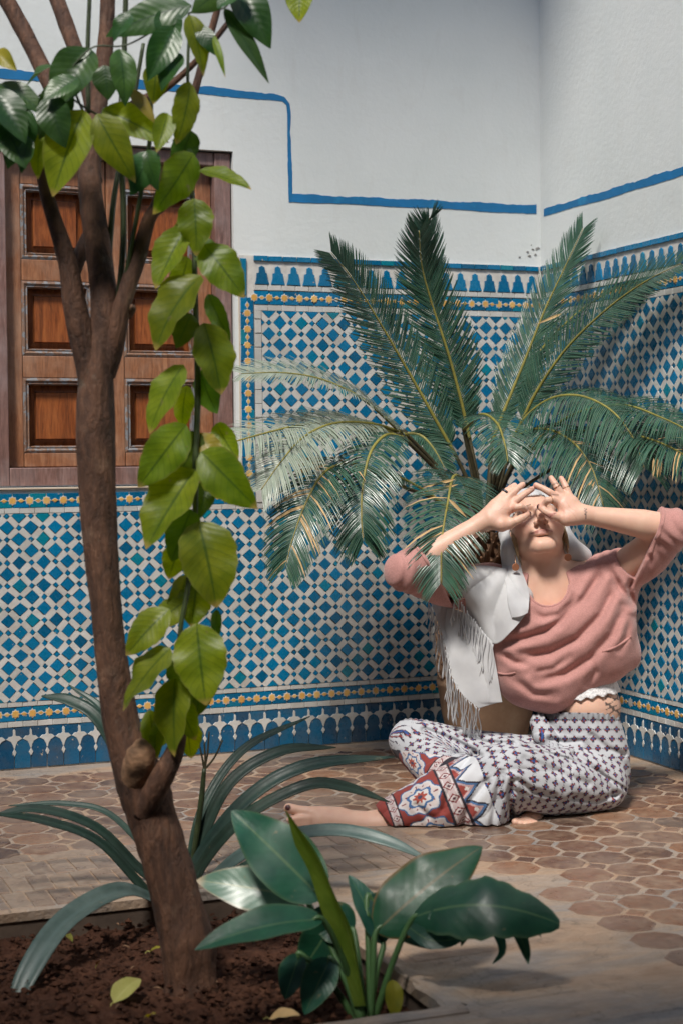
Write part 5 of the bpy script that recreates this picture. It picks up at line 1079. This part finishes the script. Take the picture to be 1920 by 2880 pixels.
SW_CREASE = [([(1150, 560), (1065, 690), (960, 800), (860, 868), (760, 900), (650, 925)], .0125, 20), ([(1215, 640), (1145, 785), (1025, 905), (885, 975), (750, 1000)], .012, 21), ([(1262, 745), (1200, 885), (1090, 1005), (965, 1085), (830, 1120)], .011, 22), ([(792, 770), (850, 800), (930, 780), (1005, 700)], .008, 16), ([(1105, 1005), (1115, 1075), (1080, 1140)], .007, 16), ([(620, 965), (700, 1025), (790, 1045)], .007, 15),
            ([(690, 1105), (800, 1185), (910, 1195)], .007, 18), ([(1290, 800), (1272, 900), (1240, 960)], .007, 15), ([(1180, 530), (1240, 640), (1300, 720)], .008, 15), ([(1030, 620), (1000, 720), (930, 830)], .006, 16), ([(1330, 560), (1290, 640), (1312, 735)], .008, 13), ([(1340, 420), (1400, 500), (1390, 580)], .006, 13), ([(980, 1000), (900, 1060), (780, 1080)], .005, 14)]
def _sweater(P, d):
    x, y, z = to5(P)
    bw = np.clip((x-540)/60, 0, 1)*(z > -.08)
    for pts, A, w in SW_CREASE:
        dd = seg_dist(x, y, pts); sx, sy = pts[0]; ex, ey = pts[-1]; tp = np.clip(np.minimum(np.hypot(x-sx, y-sy), np.hypot(x-ex, y-ey))/70+.15, 0, 1)
        d = d+A*bw*tp*(np.exp(-(dd/w)**2)-.38*np.exp(-((dd-2.1*w)/(1.3*w))**2))
    d = d-.0045*vnoise(P*np.array([7, 7, 10]), 6, 2)*bw
    # creases where the sleeves bunch at elbow and armpit
    for c, ax, A in ((ELL_, unit(ELL_-SHL), .004), (ELR, unit(ELR-SHR), .004), (SHL, unit(ELL_-SHL), .005)):
        dd = np.linalg.norm(P-c, axis=1); s = (P-c)@ax; d = d-A*np.sin(s*210+3*vnoise(P*10, 9, 2))*np.clip(1-dd/.10, 0, 1)
    d = np.maximum(d, np.where(np.linalg.norm(P-ELL_, axis=1) < .16, (P-hemL)@hl_n, -1)); d = np.maximum(d, np.where(np.linalg.norm(P-ELR, axis=1) < .16, (P-hemR)@hr_n, -1))
    d = smax(d, -neck_hole2(P), .006)
    return d
def sweater_f(P):
    d = near(sw, _sweater, .035)(P); d = np.maximum(d, np.where(np.linalg.norm(P-ELL_, axis=1) < .16, (P-hemL)@hl_n, -1)); d = np.maximum(d, np.where(np.linalg.norm(P-ELR, axis=1) < .16, (P-hemR)@hr_n, -1))
    return smax(d, -neck_hole2(P), .006)
sp_ = np.array([SHR, SHL, ELR, ELL_, B5(760, 1150, .04), B5(1268, 1000, 0), B5(700, 1000, .06), B5(720, 830, -.05)]); V, Q = surface_nets(sweater_f, sp_.min(0)-.13, sp_.max(0)+.13, .0030)
M_KNIT = None
def knit():
    m, nt, b = newmat('pink_knit'); v = coords(nt); n = noise(nt, wcoords(nt), 14, 4)
    c = ramp(nt, n, [(.3, tuple(k*.88 for k in KNIT)), (.7, tuple(k*1.1 for k in KNIT))])
    u = nt.nodes.new('ShaderNodeUVMap'); mp = nt.nodes.new('ShaderNodeMapping'); mp.inputs['Scale'].default_value = (1, 1, 1); nt.links.new(u.outputs[0], mp.inputs[0])
    w = N(nt, 'ShaderNodeTexWave', Scale=42, Distortion=1.5, Detail=2); w.inputs['Detail Scale'].default_value = 3; nt.links.new(mp.outputs[0], w.inputs['Vector'])
    ck = N(nt, 'ShaderNodeTexVoronoi', Scale=330); nt.links.new(mp.outputs[0], ck.inputs['Vector'])
    c = mixc(nt, ramp(nt, ck.outputs['Distance'], [(.25, (0, 0, 0)), (.7, (.35,)*3)]), c, tuple(k*.6 for k in KNIT))
    nt.links.new(c, b.inputs['Base Color']); b.inputs['Roughness'].default_value = .9; b.inputs['Sheen Weight'].default_value = .25; b.inputs['Specular IOR Level'].default_value = .15
    bump(nt, b, ck.outputs['Distance'], .3, .0012).invert = True; return m
M_KNIT = knit()
sweater = npmesh('sweater', V, Q, M_KNIT, person); x, y, z = to5(V); set_uv(sweater, np.stack([x*.0005, y*.0005], -1))
sm = sweater.modifiers.new('smooth', 'SMOOTH'); sm.factor = .5; sm.iterations = 3
def kpart(name, pts, r, flat=1.):
    t = tube(name, pts, [r]*len(pts), M_KNIT, None, 10, n=len(pts)*6); t.parent = sweater; x, y, z = to5(np.array([v.co[:] for v in t.data.vertices])); set_uv(t, np.stack([x*.0005, y*.0005], -1)); return t
def onfield(f, x, y, z0=.32, z1=-.2, off=0.):
    """first point of a field met looking in at (x, y)"""
    zs = np.arange(z0, z1, -.002); P = np.array([B5(x, y, q) for q in zs]); d = f(P); i = np.argmax(d < off); return P[i]
# pocket edges
kpart('pocket_edge', [onfield(sweater_f, a, b) for a, b in ((1152, 972), (1195, 958), (1240, 935), (1285, 905), (1298, 892))], .0036); kpart('pocket_edge', [onfield(sweater_f, a, b) for a, b in ((606, 1076), (640, 1086), (676, 1086), (708, 1078))], .003)
# ribbed bands at the sleeve ends
def band(c, n_, f, r0, name, rb=.0042):
    n_ = unit(n_); a = unit(np.cross(n_, [.2, .3, 1])); b = np.cross(n_, a); pts = []
    for t in np.linspace(0, 2*math.pi, 33):
        dr = a*math.cos(t)+b*math.sin(t); rs_ = np.arange(.01, .09, .0015); P = c+rs_[:, None]*dr; d = f(P); i = np.argmax(d > 0); pts.append(c+dr*(rs_[i]-.003))
    kpart(name, pts, rb)
band(hemL-hl_n*.006, hl_n, sweater_f, .045, 'sleeve_cuff'); band(hemR-hr_n*.006, hr_n, sweater_f, .045, 'sleeve_cuff')
kpart('neckline_band', [onfield(sweater_f, 874+109*math.cos(q), 630+111*math.sin(q)) for q in np.linspace(math.pi*.97, 0.02, 14)], .0034)
# ---------------- trousers
FRT = [B5(1120, 1640, .06), B5(900, 1642, .13), B5(650, 1595, .19), B5(480, 1690, .18), B5(300, 1762, .185), B5(90, 1832, .195)]
FRR = [.078, .083, .080, .082, .083, .058]
BKT = [B5(1010, 1540, .02), B5(700, 1500, .02), B5(420, 1462, .0), B5(170, 1425, -.02), B5(330, 1600, .07), B5(640, 1740, .14)]
BKR = [.075, .052, .050, .056, .058, .06]
PEL = [B5(1025, 1330, -.01), B5(1070, 1480, -.005), B5(1085, 1570, .0)]; PER = [.104, .107, .108]
front_leg = chain(FRT, FRR); back_leg = chain(BKT, BKR)
trs = union([(chain(PEL, PER), 0), (back_leg, .025), (front_leg, .018), (chain([B5(600, 1700, .2), B5(560, 1800, .21), B5(480, 1850, .20)], [.055, .05, .04]), .03), (chain([B5(300, 1850, .19), B5(120, 1880, .19)], [.042, .022]), .03), (cone(B5(820, 1330, .06), B5(850, 1400, .075), .02, .028), .012), (cone(B5(850, 1330, .075), B5(905, 1440, .085), .010, .012), .008)])
fl_z = 0.004
cuff_n = unit(unit(FRT[5]-FRT[4])-.45*CU); cuff_c = FRT[5]+cuff_n*.016
def legcoord(P, pts, tau=.014):
    """smooth distance along a limb, angle round it, distance from its axis"""
    pts = np.array(pts); best = np.full(len(P), 1e9); A = np.zeros(len(P)); acc = 0; num = np.zeros(len(P)); den = np.zeros(len(P))+1e-30; ds = []; n = len(pts)-1
    for k in range(n):
        a, b = pts[k], pts[k+1]; ba = b-a; L = np.linalg.norm(ba); tr0 = (P-a)@ba/L**2; t = np.clip(tr0, 0, 1); q = P-a-t[:, None]*ba; d = np.linalg.norm(q, axis=1)
        T = ba/L; e1 = unit(TOCAM-T*(TOCAM@T)); e2 = np.cross(T, e1); an = np.arctan2(q@e2, q@e1); m = d < best; best[m] = d[m]; A[m] = an[m]
        ds.append((d, acc+np.clip(tr0, -.6, 1.6)*L)); acc += L
    for d, s_ in ds: w = np.exp(-np.clip(d-best, 0, .3)/tau); num += w*s_; den += w
    return num/den, A, best
TR_CREASE = [([(690, 1640), (676, 1730), (690, 1810)], .010, 15), ([(640, 1600), (605, 1740), (585, 1880)], .009, 16), ([(720, 1630), (800, 1690), (905, 1712)], .007, 14), ([(1010, 1500), (1150, 1600), (1210, 1710)], .007, 16), ([(430, 1400), (560, 1440), (700, 1445)], .007, 13), ([(240, 1370), (420, 1440), (525, 1505)], .008, 13), ([(490, 1505), (390, 1620), (335, 1780)], .008, 17), ([(560, 1640), (470, 1750), (430, 1880)], .008, 16),
             ([(760, 1520), (900, 1580), (1080, 1650)], .005, 18), ([(1000, 1720), (1120, 1740), (1230, 1700)], .006, 14), ([(1100, 1400), (1180, 1470), (1262, 1500)], .006, 14), ([(880, 1420), (960, 1440), (1040, 1430)], .006, 12), ([(200, 1760), (280, 1830), (300, 1900)], .006, 14)]
def _trousers(P, d):
    s, a, r = legcoord(P, FRT); s2, a2, r2 = legcoord(P, BKT); x, y, z = to5(P)
    # gathers at the crook of the knee, drape folds running along the legs
    d = d-.0045*(1.6*np.sqrt(np.abs(np.sin(a*3.5+s*7+1.5*vnoise(P*6, 11, 2)))+.02)-1)*np.clip((s-.05)/.1, 0, 1)*(r < .12)-.0045*vnoise(P*np.array([9, 9, 16]), 12, 2)
    d = d-.004*np.sin(a*4+s*30)*np.clip(1-np.abs(s-.36)/.12, 0, 1)*(r < .12)
    for pts, A, w in TR_CREASE:
        dd = seg_dist(x, y, pts); d = d+A*(z > -.05)*(np.exp(-(dd/w)**2)-.35*np.exp(-((dd-2.1*w)/(1.3*w))**2))
    cr_ = np.abs(y-(1475+.00062*(np.clip(x, 700, 1300)-700)**2)); d = d+.007*np.clip(1-cr_/14, 0, 1)*((x > 800) & (x < 1275))*(z > .02)
    wz = np.clip((1345-y)/40, 0, 1); d = d-.0022*np.sin(x*.23)*wz
    d = np.maximum(d, (1283+.02*(x-1000)-y)*.0005); d = np.maximum(d, fl_z-P[:, 2])
    d = np.maximum(d, np.where(x < 300, (P-cuff_c)@cuff_n, -1))
    return d
def trousers_f(P):
    d = trs(P); m = np.abs(d) < .03
    if m.any(): d[m] = _trousers(P[m], d[m])
    x, y, z = to5(P); d = np.maximum(d, (1283+.02*(x-1000)-y)*.0005); d = np.maximum(d, fl_z-P[:, 2]); return np.maximum(d, np.where(x < 300, (P-cuff_c)@cuff_n, -1))
tp_ = np.array(PEL+FRT+BKT); V, Q = surface_nets(trousers_f, tp_.min(0)-.135, tp_.max(0)+.135, .0021)
def motif(u, v, cell):
    """u, v in metres -> colour of the small flower print"""
    row = np.floor(v/cell); uu = u/cell+.5*(row % 2); a = uu-np.floor(uu)-.5; b = v/cell-row-.5; n = len(u)
    C = np.tile(np.array([.46, .47, .50]), (n, 1)); rad = np.hypot(a, b)*1.0; th = np.arctan2(b, a)
    def put(m, c): C[m] = c
    put((rad < .34*(1+.20*np.cos(4*th))), (.50, .50, .53)); edge = np.abs(rad-.345*(1+.20*np.cos(4*th))) < .022; put(edge & (np.abs(np.sin(4*th)) > .55), (.22, .21, .25))
    put(rad < .285*(1+.26*np.cos(4*th)), (.030, .022, .040)); put(np.hypot(np.abs(a)-.15, b-.10) < .085, (.26, .045, .035)); put(np.hypot(a, b+.17) < .09, (.26, .045, .035)); put(rad < .10, (.035, .085, .26)); put(np.hypot(np.abs(a)-.10, b+.06) < .06, (.03, .07, .22))
    aa = uu+.5; aa = aa-np.floor(aa)-.5; dm = np.abs(aa)+np.abs(b); put((dm < .085), (.07, .06, .08)); put((dm < .035), (.55, .54, .56))
    return C
def border(s, v):
    """wide printed band along the hem: s metres from the hem, v round the leg"""
    n = len(s); C = np.tile(np.array([.255, .050, .042]), (n, 1))
    def put(m, c): C[m] = c
    cell = .085; row = .075; a = v/cell-np.floor(v/cell)-.5; b = (s-.062)/row; rad = np.hypot(a, b*.8); th = np.arctan2(b, a); w = .40*(1+.09*np.cos(8*th))
    put(rad < w+.055, (.05, .12, .26)); put(rad < w+.02, (.58, .56, .58)); put(rad < w-.03, (.60, .52, .50)); put((rad < .27*(1+.14*np.cos(6*th))), (.06, .14, .30)); put(rad < .21*(1+.14*np.cos(6*th)), (.62, .58, .56)); put((rad < .13*(1+.25*np.cos(8*th))), (.34, .07, .05)); put(rad < .05, (.05, .05, .09))
    put((np.abs(np.sin(th*6)) < .25) & (rad > .29) & (rad < w-.05), (.20, .05, .06))
    for lo_, hi_ in ((.0, .020), (.104, .140)):
        m = (s >= lo_) & (s < hi_); q = (s-lo_)/(hi_-lo_); k = v/.028-np.floor(v/.028)-.5
        C[m] = (.50, .40, .40); put(m & ((q < .14) | (q > .86)), (.03, .025, .035)); put(m & (((q > .2) & (q < .26)) | ((q > .74) & (q < .80))), (.62, .6, .6))
        put(m & (np.abs(k)+np.abs(q-.5)*.9 < .36), (.20, .05, .055)); put(m & (np.abs(k)+np.abs(q-.5)*.9 < .24), (.62, .55, .54)); put(m & (np.abs(k)+np.abs(q-.5)*.9 < .12), (.10, .04, .06))
    m = (s >= .140) & (s < .185); k = v/.045-np.floor(v/.045)-.5; q = (s-.140)/.045; h_ = .78*(1-2*np.abs(k))
    C[m] = (.60, .61, .64); put(m & (q < h_+.12), (.035, .03, .045)); put(m & (q < h_), (.07, .15, .30)); put(m & (q < h_-.16), (.45, .30, .30)); put(m & (q < h_-.32), (.30, .06, .05)); put(m & (np.abs(k)+np.abs(q-.3) < .12), (.62, .58, .56))
    return C
def print_cols(V):
    s, a, r = legcoord(V, FRT); s2, a2, r2 = legcoord(V, BKT); x, y, z = to5(V); Lf = sum(np.linalg.norm(b-a_) for a_, b in zip(np.array(FRT), np.array(FRT)[1:]))
    Lb = sum(np.linalg.norm(b-a_) for a_, b in zip(np.array(BKT), np.array(BKT)[1:]))
    df, db, dp = front_leg(V), back_leg(V), chain(PEL, PER)(V)
    C = motif(x*.00052, y*.00052, .0250)
    mf = (df < db) & (df < dp); mb = (db <= df) & (db < dp)
    C[mf] = motif(a[mf]*.085, s[mf]*1.0+.012, .0240); C[mb] = motif(a2[mb]*.07, s2[mb]+.01, .0240)
    hem = (Lf+.012-s)/1.35; m = mf & (hem < .185); C[m] = border(hem[m], a[m]*.072)
    hem2 = (Lb-.16-s2)/1.2; m = mb & (hem2 < .17) & (x < 520) & (y > 1475+.12*(x-100)); C[m] = border(np.clip(hem2[m], 0, 1), a2[m]*.07)
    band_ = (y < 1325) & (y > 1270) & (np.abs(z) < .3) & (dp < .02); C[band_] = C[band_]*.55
    C *= (1+.06*vnoise(V*30, 4, 2))[:, None]
    return np.clip(C, 0, 1)
M_COTTON = attr_mat('printed_cotton', .75, 0, 140, .15, .2, .1)
tr = npmesh('trousers', V, Q, M_COTTON, person); vcol(tr, print_cols(V))
sm = tr.modifiers.new('smooth', 'SMOOTH'); sm.factor = .5; sm.iterations = 2
# ---------------- lace top showing under the sweater
tors = union([(torso[1][0], 0), (torso[2][0], .04), (torso[3][0], .04)])
def lace_f(P):
    x, y, z = to5(P); d = tors(P)-.005; return np.maximum(np.maximum(d, (y-(1205+7*np.sin(x*.11)-.18*(x-1120)))*.0005), np.maximum((1110-y), 1000-x)*.0005)
V, Q = surface_nets(lace_f, np.minimum(B5(850, 1300, .15), B5(1300, 1000, -.2))-.1, np.maximum(B5(850, 1300, .15), B5(1300, 1000, -.2))+.1, .003)
M_LACE = simple('white_lace', (.66, .65, .66), .8, .25, 160, .8, .004); lace = npmesh('lace_top', V, Q, M_LACE, person)
# ---------------- scarf
def cloth(nm='white_scarf_cotton', tr_=.25):
    m, nt, b = newmat(nm); v = wcoords(nt); n = noise(nt, v, 22, 4, .6); f = noise(nt, v, 420, 2)
    c = ramp(nt, n, [(.3, (.60, .60, .62)), (.7, (.70, .70, .71))]); nt.links.new(c, b.inputs['Base Color']); b.inputs['Roughness'].default_value = .8; b.inputs['Sheen Weight'].default_value = .2; b.inputs['Specular IOR Level'].default_value = .2
    bump(nt, b, f, .25, .002); t = nt.nodes.new('ShaderNodeBsdfTranslucent'); t.inputs[0].default_value = (.75, .74, .74, 1); mx = nt.nodes.new('ShaderNodeMixShader'); mx.inputs[0].default_value = tr_
    nt.links.new(b.outputs[0], mx.inputs[1]); nt.links.new(t.outputs[0], mx.inputs[2]); nt.links.new(mx.outputs[0], nt.nodes['Material Output'].inputs[0]); return m
M_SCARF = cloth()
hs = union([(hell((0, -.024, .048), (.081, .100, .088)), 0), (chain([hd(-.075, -.005, .0), hd(-.078, -.0, -.05), B5(690, 560, .01), B5(735, 690, .04), B5(745, 760, .055)], [.022, .024, .026, .030, .022]), .03), (chain([hd(.076, -.02, .01), hd(.086, -.03, -.05), B5(1032, 500, -.05)], [.024, .034, .036]), .03)])
skinhead = union(head+neck)
def scarf_f(P):
    L = (P-HC)@HA.T/HS; r, f_, u = L.T; x, y, z = to5(P); d = hs(P)
    d = d-.0022*np.sin((np.arctan2(u, r)*7+f_*60)+2*vnoise(P*9, 21, 2))-.003*np.sin(x*.055+y*.012)*np.clip((y-430)/120, 0, 1)
    edge = f_-(.060-.035*np.clip(-u/.06, 0, 1.2))           # open at the face
    face = np.where((np.abs(r) < .066+.02*np.clip((u-.03)/.05, 0, 1)) & (u < .072), edge, -1)
    d = np.maximum(d, np.where(u < .066+.012*np.abs(r)/.07, face, -1)); d = np.maximum(d, -(skinhead(P)-.002)*np.where(f_ > .0, 1, 0)-np.where(f_ > .0, 0, 1))
    return d
V, Q = surface_nets(scarf_f, np.minimum.reduce([HC-.2, B5(600, 800, .1), B5(1100, 800, .1)])-.02, np.maximum.reduce([HC+.2, B5(600, 100, -.2), B5(1100, 800, .2)])+.02, .0028)
scarf = npmesh('head_scarf', V, Q, M_SCARF, person); sm = scarf.modifiers.new('smooth', 'SMOOTH'); sm.factor = .5; sm.iterations = 2
def sheet(name, rows, mat, n=46, m=56, amp=.004, seed=0, parent=None, thick=.0011, fx=690, nf=7.):
    """a cloth spread over rows of control points (x5, y5, z)"""
    G = np.array([[B5(*p) for p in r] for r in rows]); A = np.array([spline(r, n) for r in G]); Sf = np.array([spline(A[:, k], m) for k in range(n)])   # n x m
    P = Sf.reshape(-1, 3); x, y, z = to5(P); th = np.arctan2(y-430, x-fx); rr_ = np.hypot(x-fx, y-430); g1 = th*nf+1.6*vnoise(P*7, seed, 2); w = amp*(1.9*np.sqrt(np.abs(np.sin(g1))+.01)-1.3+.5*np.sin(g1*2.3+1)+.35*vnoise(P*15, seed+1, 3))*np.clip(rr_/260, .15, 1); P = P+TOCAM*w[:, None]
    I = np.arange(n*m).reshape(n, m); Q = np.stack([I[:-1, :-1], I[1:, :-1], I[1:, 1:], I[:-1, 1:]], -1).reshape(-1, 4)
    o = npmesh(name, P, Q, mat, None); o.parent = parent or person
    if (parent or person) is person: o.matrix_parent_inverse = person.matrix_basis.inverted()
    s = o.modifiers.new('thickness', 'SOLIDIFY'); s.thickness = thick; return o, P.reshape(n, m, 3)
def infront(x, y, off, dz=.008):
    p = onfield(off, x, y, .30, -.25); return p
def sz(x, y, pad=.010, default=.03):
    zs = np.arange(.30, -.12, -.002); P = np.array([B5(x, y, q) for q in zs]); d = np.minimum(sweater_f(P), scarf_f(P)+.0); i = np.argmax(d < 0); return (zs[i] if (d < 0).any() else default)+pad
def ctrl(rows, pad=.010, default=.03): return [[(x, y, sz(x, y, pad, default)) for x, y in r] for r in rows]
up, Pu = sheet('scarf_end', ctrl([[(385, 596), (470, 540), (560, 532), (650, 545), (735, 560)], [(384, 620), (460, 610), (560, 600), (670, 620), (775, 650)], [(388, 645), (465, 680), (560, 690), (680, 690), (778, 710)], [(392, 660), (470, 745), (570, 800), (690, 780), (774, 750)], [(396, 668), (485, 800), (594, 932), (690, 862), (768, 772)]], .017), M_SCARF, amp=.0048, seed=31, parent=scarf, n=70, m=80)
up.matrix_parent_inverse = scarf.matrix_parent_inverse.copy() @ Matrix.Identity(4); up.parent = person; up.matrix_parent_inverse = person.matrix_basis.inverted()
nk, Pn = sheet('scarf_fold', [[(648, 318, -.045), (672, 312, -.025), (694, 322, -.012)], [(632, 430, -.02), (668, 425, .006), (702, 432, .020)], [(640, 540, .02), (695, 545, .045), (742, 560, .045)], ]+ctrl([[(660, 640), (715, 645), (776, 662)], [(668, 720), (725, 728), (776, 735)], [(690, 800), (735, 790), (770, 772)]], .026), M_SCARF, amp=.004, seed=35, fx=560, nf=10., n=40, m=70)
low, Pl = sheet('scarf_end', [[(272, 715, .0), (360, 740, .02), (480, 790, .05), (585, 870, .08)], [(310, 820, .03), (400, 850, .05), (500, 900, .07), (592, 960, .09)], [(352, 960, .06), (440, 990, .075), (530, 1020, .085), (610, 1060, .095)], [(378, 1090, .07), (460, 1110, .08), (545, 1120, .09), (625, 1150, .10)], [(440, 1195, .08), (500, 1215, .085), (570, 1220, .095), (638, 1222, .10)], [(520, 1262, .085), (560, 1250, .09), (600, 1238, .095), (640, 1226, .10)]], M_SCARF, amp=.004, seed=33, fx=420, nf=9., n=60, m=80)
def fringe(edge, lens_, parent, seed, n, zf):
    """each strand of the fringe is a twisted cord with a knot, lying over the cloth below; edge in figure coordinates"""
    rg = random.Random(seed); E = spline(edge, n)
    for k in range(n):
        x0, y0, z0 = E[k]; l = lens_(k/(n-1))*rg.uniform(.8, 1.12); sway = rg.gauss(0, 12); ph = rg.random()*6
        pts = []
        for t in (0, .2, .45, .7, .9, 1):
            x_, y_ = x0+sway*t+5*math.sin(t*8+ph), y0+l*t; pts.append(B5(x_, y_, max(z0*(1-.5*t), zf(x_, y_))+.003))
        t = tube('fringe_strand', pts, [.0015, .0014, .0014, .0015, .0023, .0009], M_SCARF, None, 5, n=14); t.parent = parent; t.matrix_parent_inverse = person.matrix_basis.inverted() if parent is person else Matrix.Identity(4)
lowz = lambda x_, y_: np.interp(x_, [300, 400, 500, 590, 640], [.03, .06, .078, .095, .1])
fringe([(392, 664, sz(392, 664, .014)), (440, 740, sz(440, 740, .014)), (500, 815, sz(500, 815, .014)), (594, 934, sz(594, 934, .014))], lambda t: 150+85*math.sin(t*2.6), up, 5, 22, lambda x_, y_: max(sz(x_, y_, .006, .0), lowz(x_, y_)))
fringe([(262, 705, .0), (310, 820, .032), (352, 960, .062), (380, 1090, .072), (440, 1195, .082), (520, 1264, .087)], lambda t: 140+85*math.sin(t*3), low, 6, 48, lambda x_, y_: -.02)
# ---------------- hair, jewellery
M_HAIR = simple('blonde_hair', (.42, .30, .17), .45, .25, 60, .1); M_COPPER = simple('copper_disc', (.62, .26, .14), .35, .1, 30, .1, metal=.7); M_SILVER = simple('dark_silver', (.10, .10, .12), .3, .3, 80, .3, metal=.9); M_GOLD = simple('thin_gold', (.45, .25, .14), .3, .1, 50, 0, metal=.9)
rg = random.Random(4); V, F = [], []
for s, base, n_ in ((-1, [(-.066, .035, .01), (-.068, .022, -.05), None], 26), (1, [(.066, .035, .01), (.070, .02, -.04), None], 22)):
    for k in range(n_):
        j = lambda q: rg.gauss(0, q); a = hd(base[0][0]+j(.003), base[0][1]+j(.006), base[0][2]+j(.01)); b = hd(base[1][0]+j(.003), base[1][1]+j(.006), base[1][2]+j(.008)); c = (B5(738+rg.uniform(-26, 26), 585+rg.uniform(-30, 40), .01) if s < 0 else B5(985+rg.uniform(-12, 14), 500+rg.uniform(-30, 20), .0))
        v, f = tube_arrays([a, b, c], [.0012, .0011, .0006], 4, n=8); i = len(V); V.extend(v.tolist()); F.extend([tuple(i+q for q in ff) for ff in f])
hair = mesh('hair', V, F, M_HAIR, True, person); tag(hair, kind='stuff')
def disc(name, c, n_, r, t, mat, parent=person):
    n_ = unit(n_); a = unit(np.cross(n_, [0, .2, 1])); b = np.cross(n_, a); V = []; F = []; m = 24
    for s in (-1, 1):
        for k in range(m): q = 2*math.pi*k/m; V.append(c+(a*math.cos(q)+b*math.sin(q))*r*(1 if k % 3 else .97)+n_*t*s/2)
    F = [tuple(range(m))[::-1], tuple(range(m, 2*m))]+[(k, (k+1) % m, m+(k+1) % m, m+k) for k in range(m)]
    return bevel(mesh(name, V, F, mat, False, parent), .0006, 1)
for (x, y, zz) in ((708, 538, .070), (977, 488, .035)):
    e1 = disc('earring', B5(x, y, zz), TOCAM+.2*CR, .0095, .0018, M_COPPER); t = tube('earring_rod', [B5(x-3, y-62, zz-.012), B5(x-1, y-30, zz-.003), B5(x, y-16, zz)], [.0011]*3, M_GOLD, None, 6); t.parent = e1; t.matrix_parent_inverse = e1.matrix_parent_inverse.copy(); t.matrix_parent_inverse = Matrix.Identity(4)
def ring(c, ax, r, mat, w=.0011, name='finger_ring'):
    ax = unit(ax); a = unit(np.cross(ax, [0, .3, 1])); b = np.cross(ax, a); return tube(name, [c+(a*math.cos(q)+b*math.sin(q))*r for q in np.linspace(0, 2*math.pi, 17)], [w]*17, mat, person, 6, n=48)
def fr_ring(p, q, t, r, mat, w=.0011): a, b = q8(*p), q8(*q); ring(a+(b-a)*t, b-a, r, mat, w)
fr_ring((788, 195, .10), (740, 122, .098), 1.1, .0092, M_GOLD); fr_ring((828, 195, .096), (795, 118, .088), .95, .0086, M_GOLD); fr_ring((706, 200, .118), (672, 204, .122), .2, .0098, M_GOLD)
fr_ring((352, 205, .096), (398, 150, .09), .98, .0098, M_SILVER, .003); ring(hd(0, .103, -.043), hu, .0035, M_GOLD, .0005, 'nose_ring')
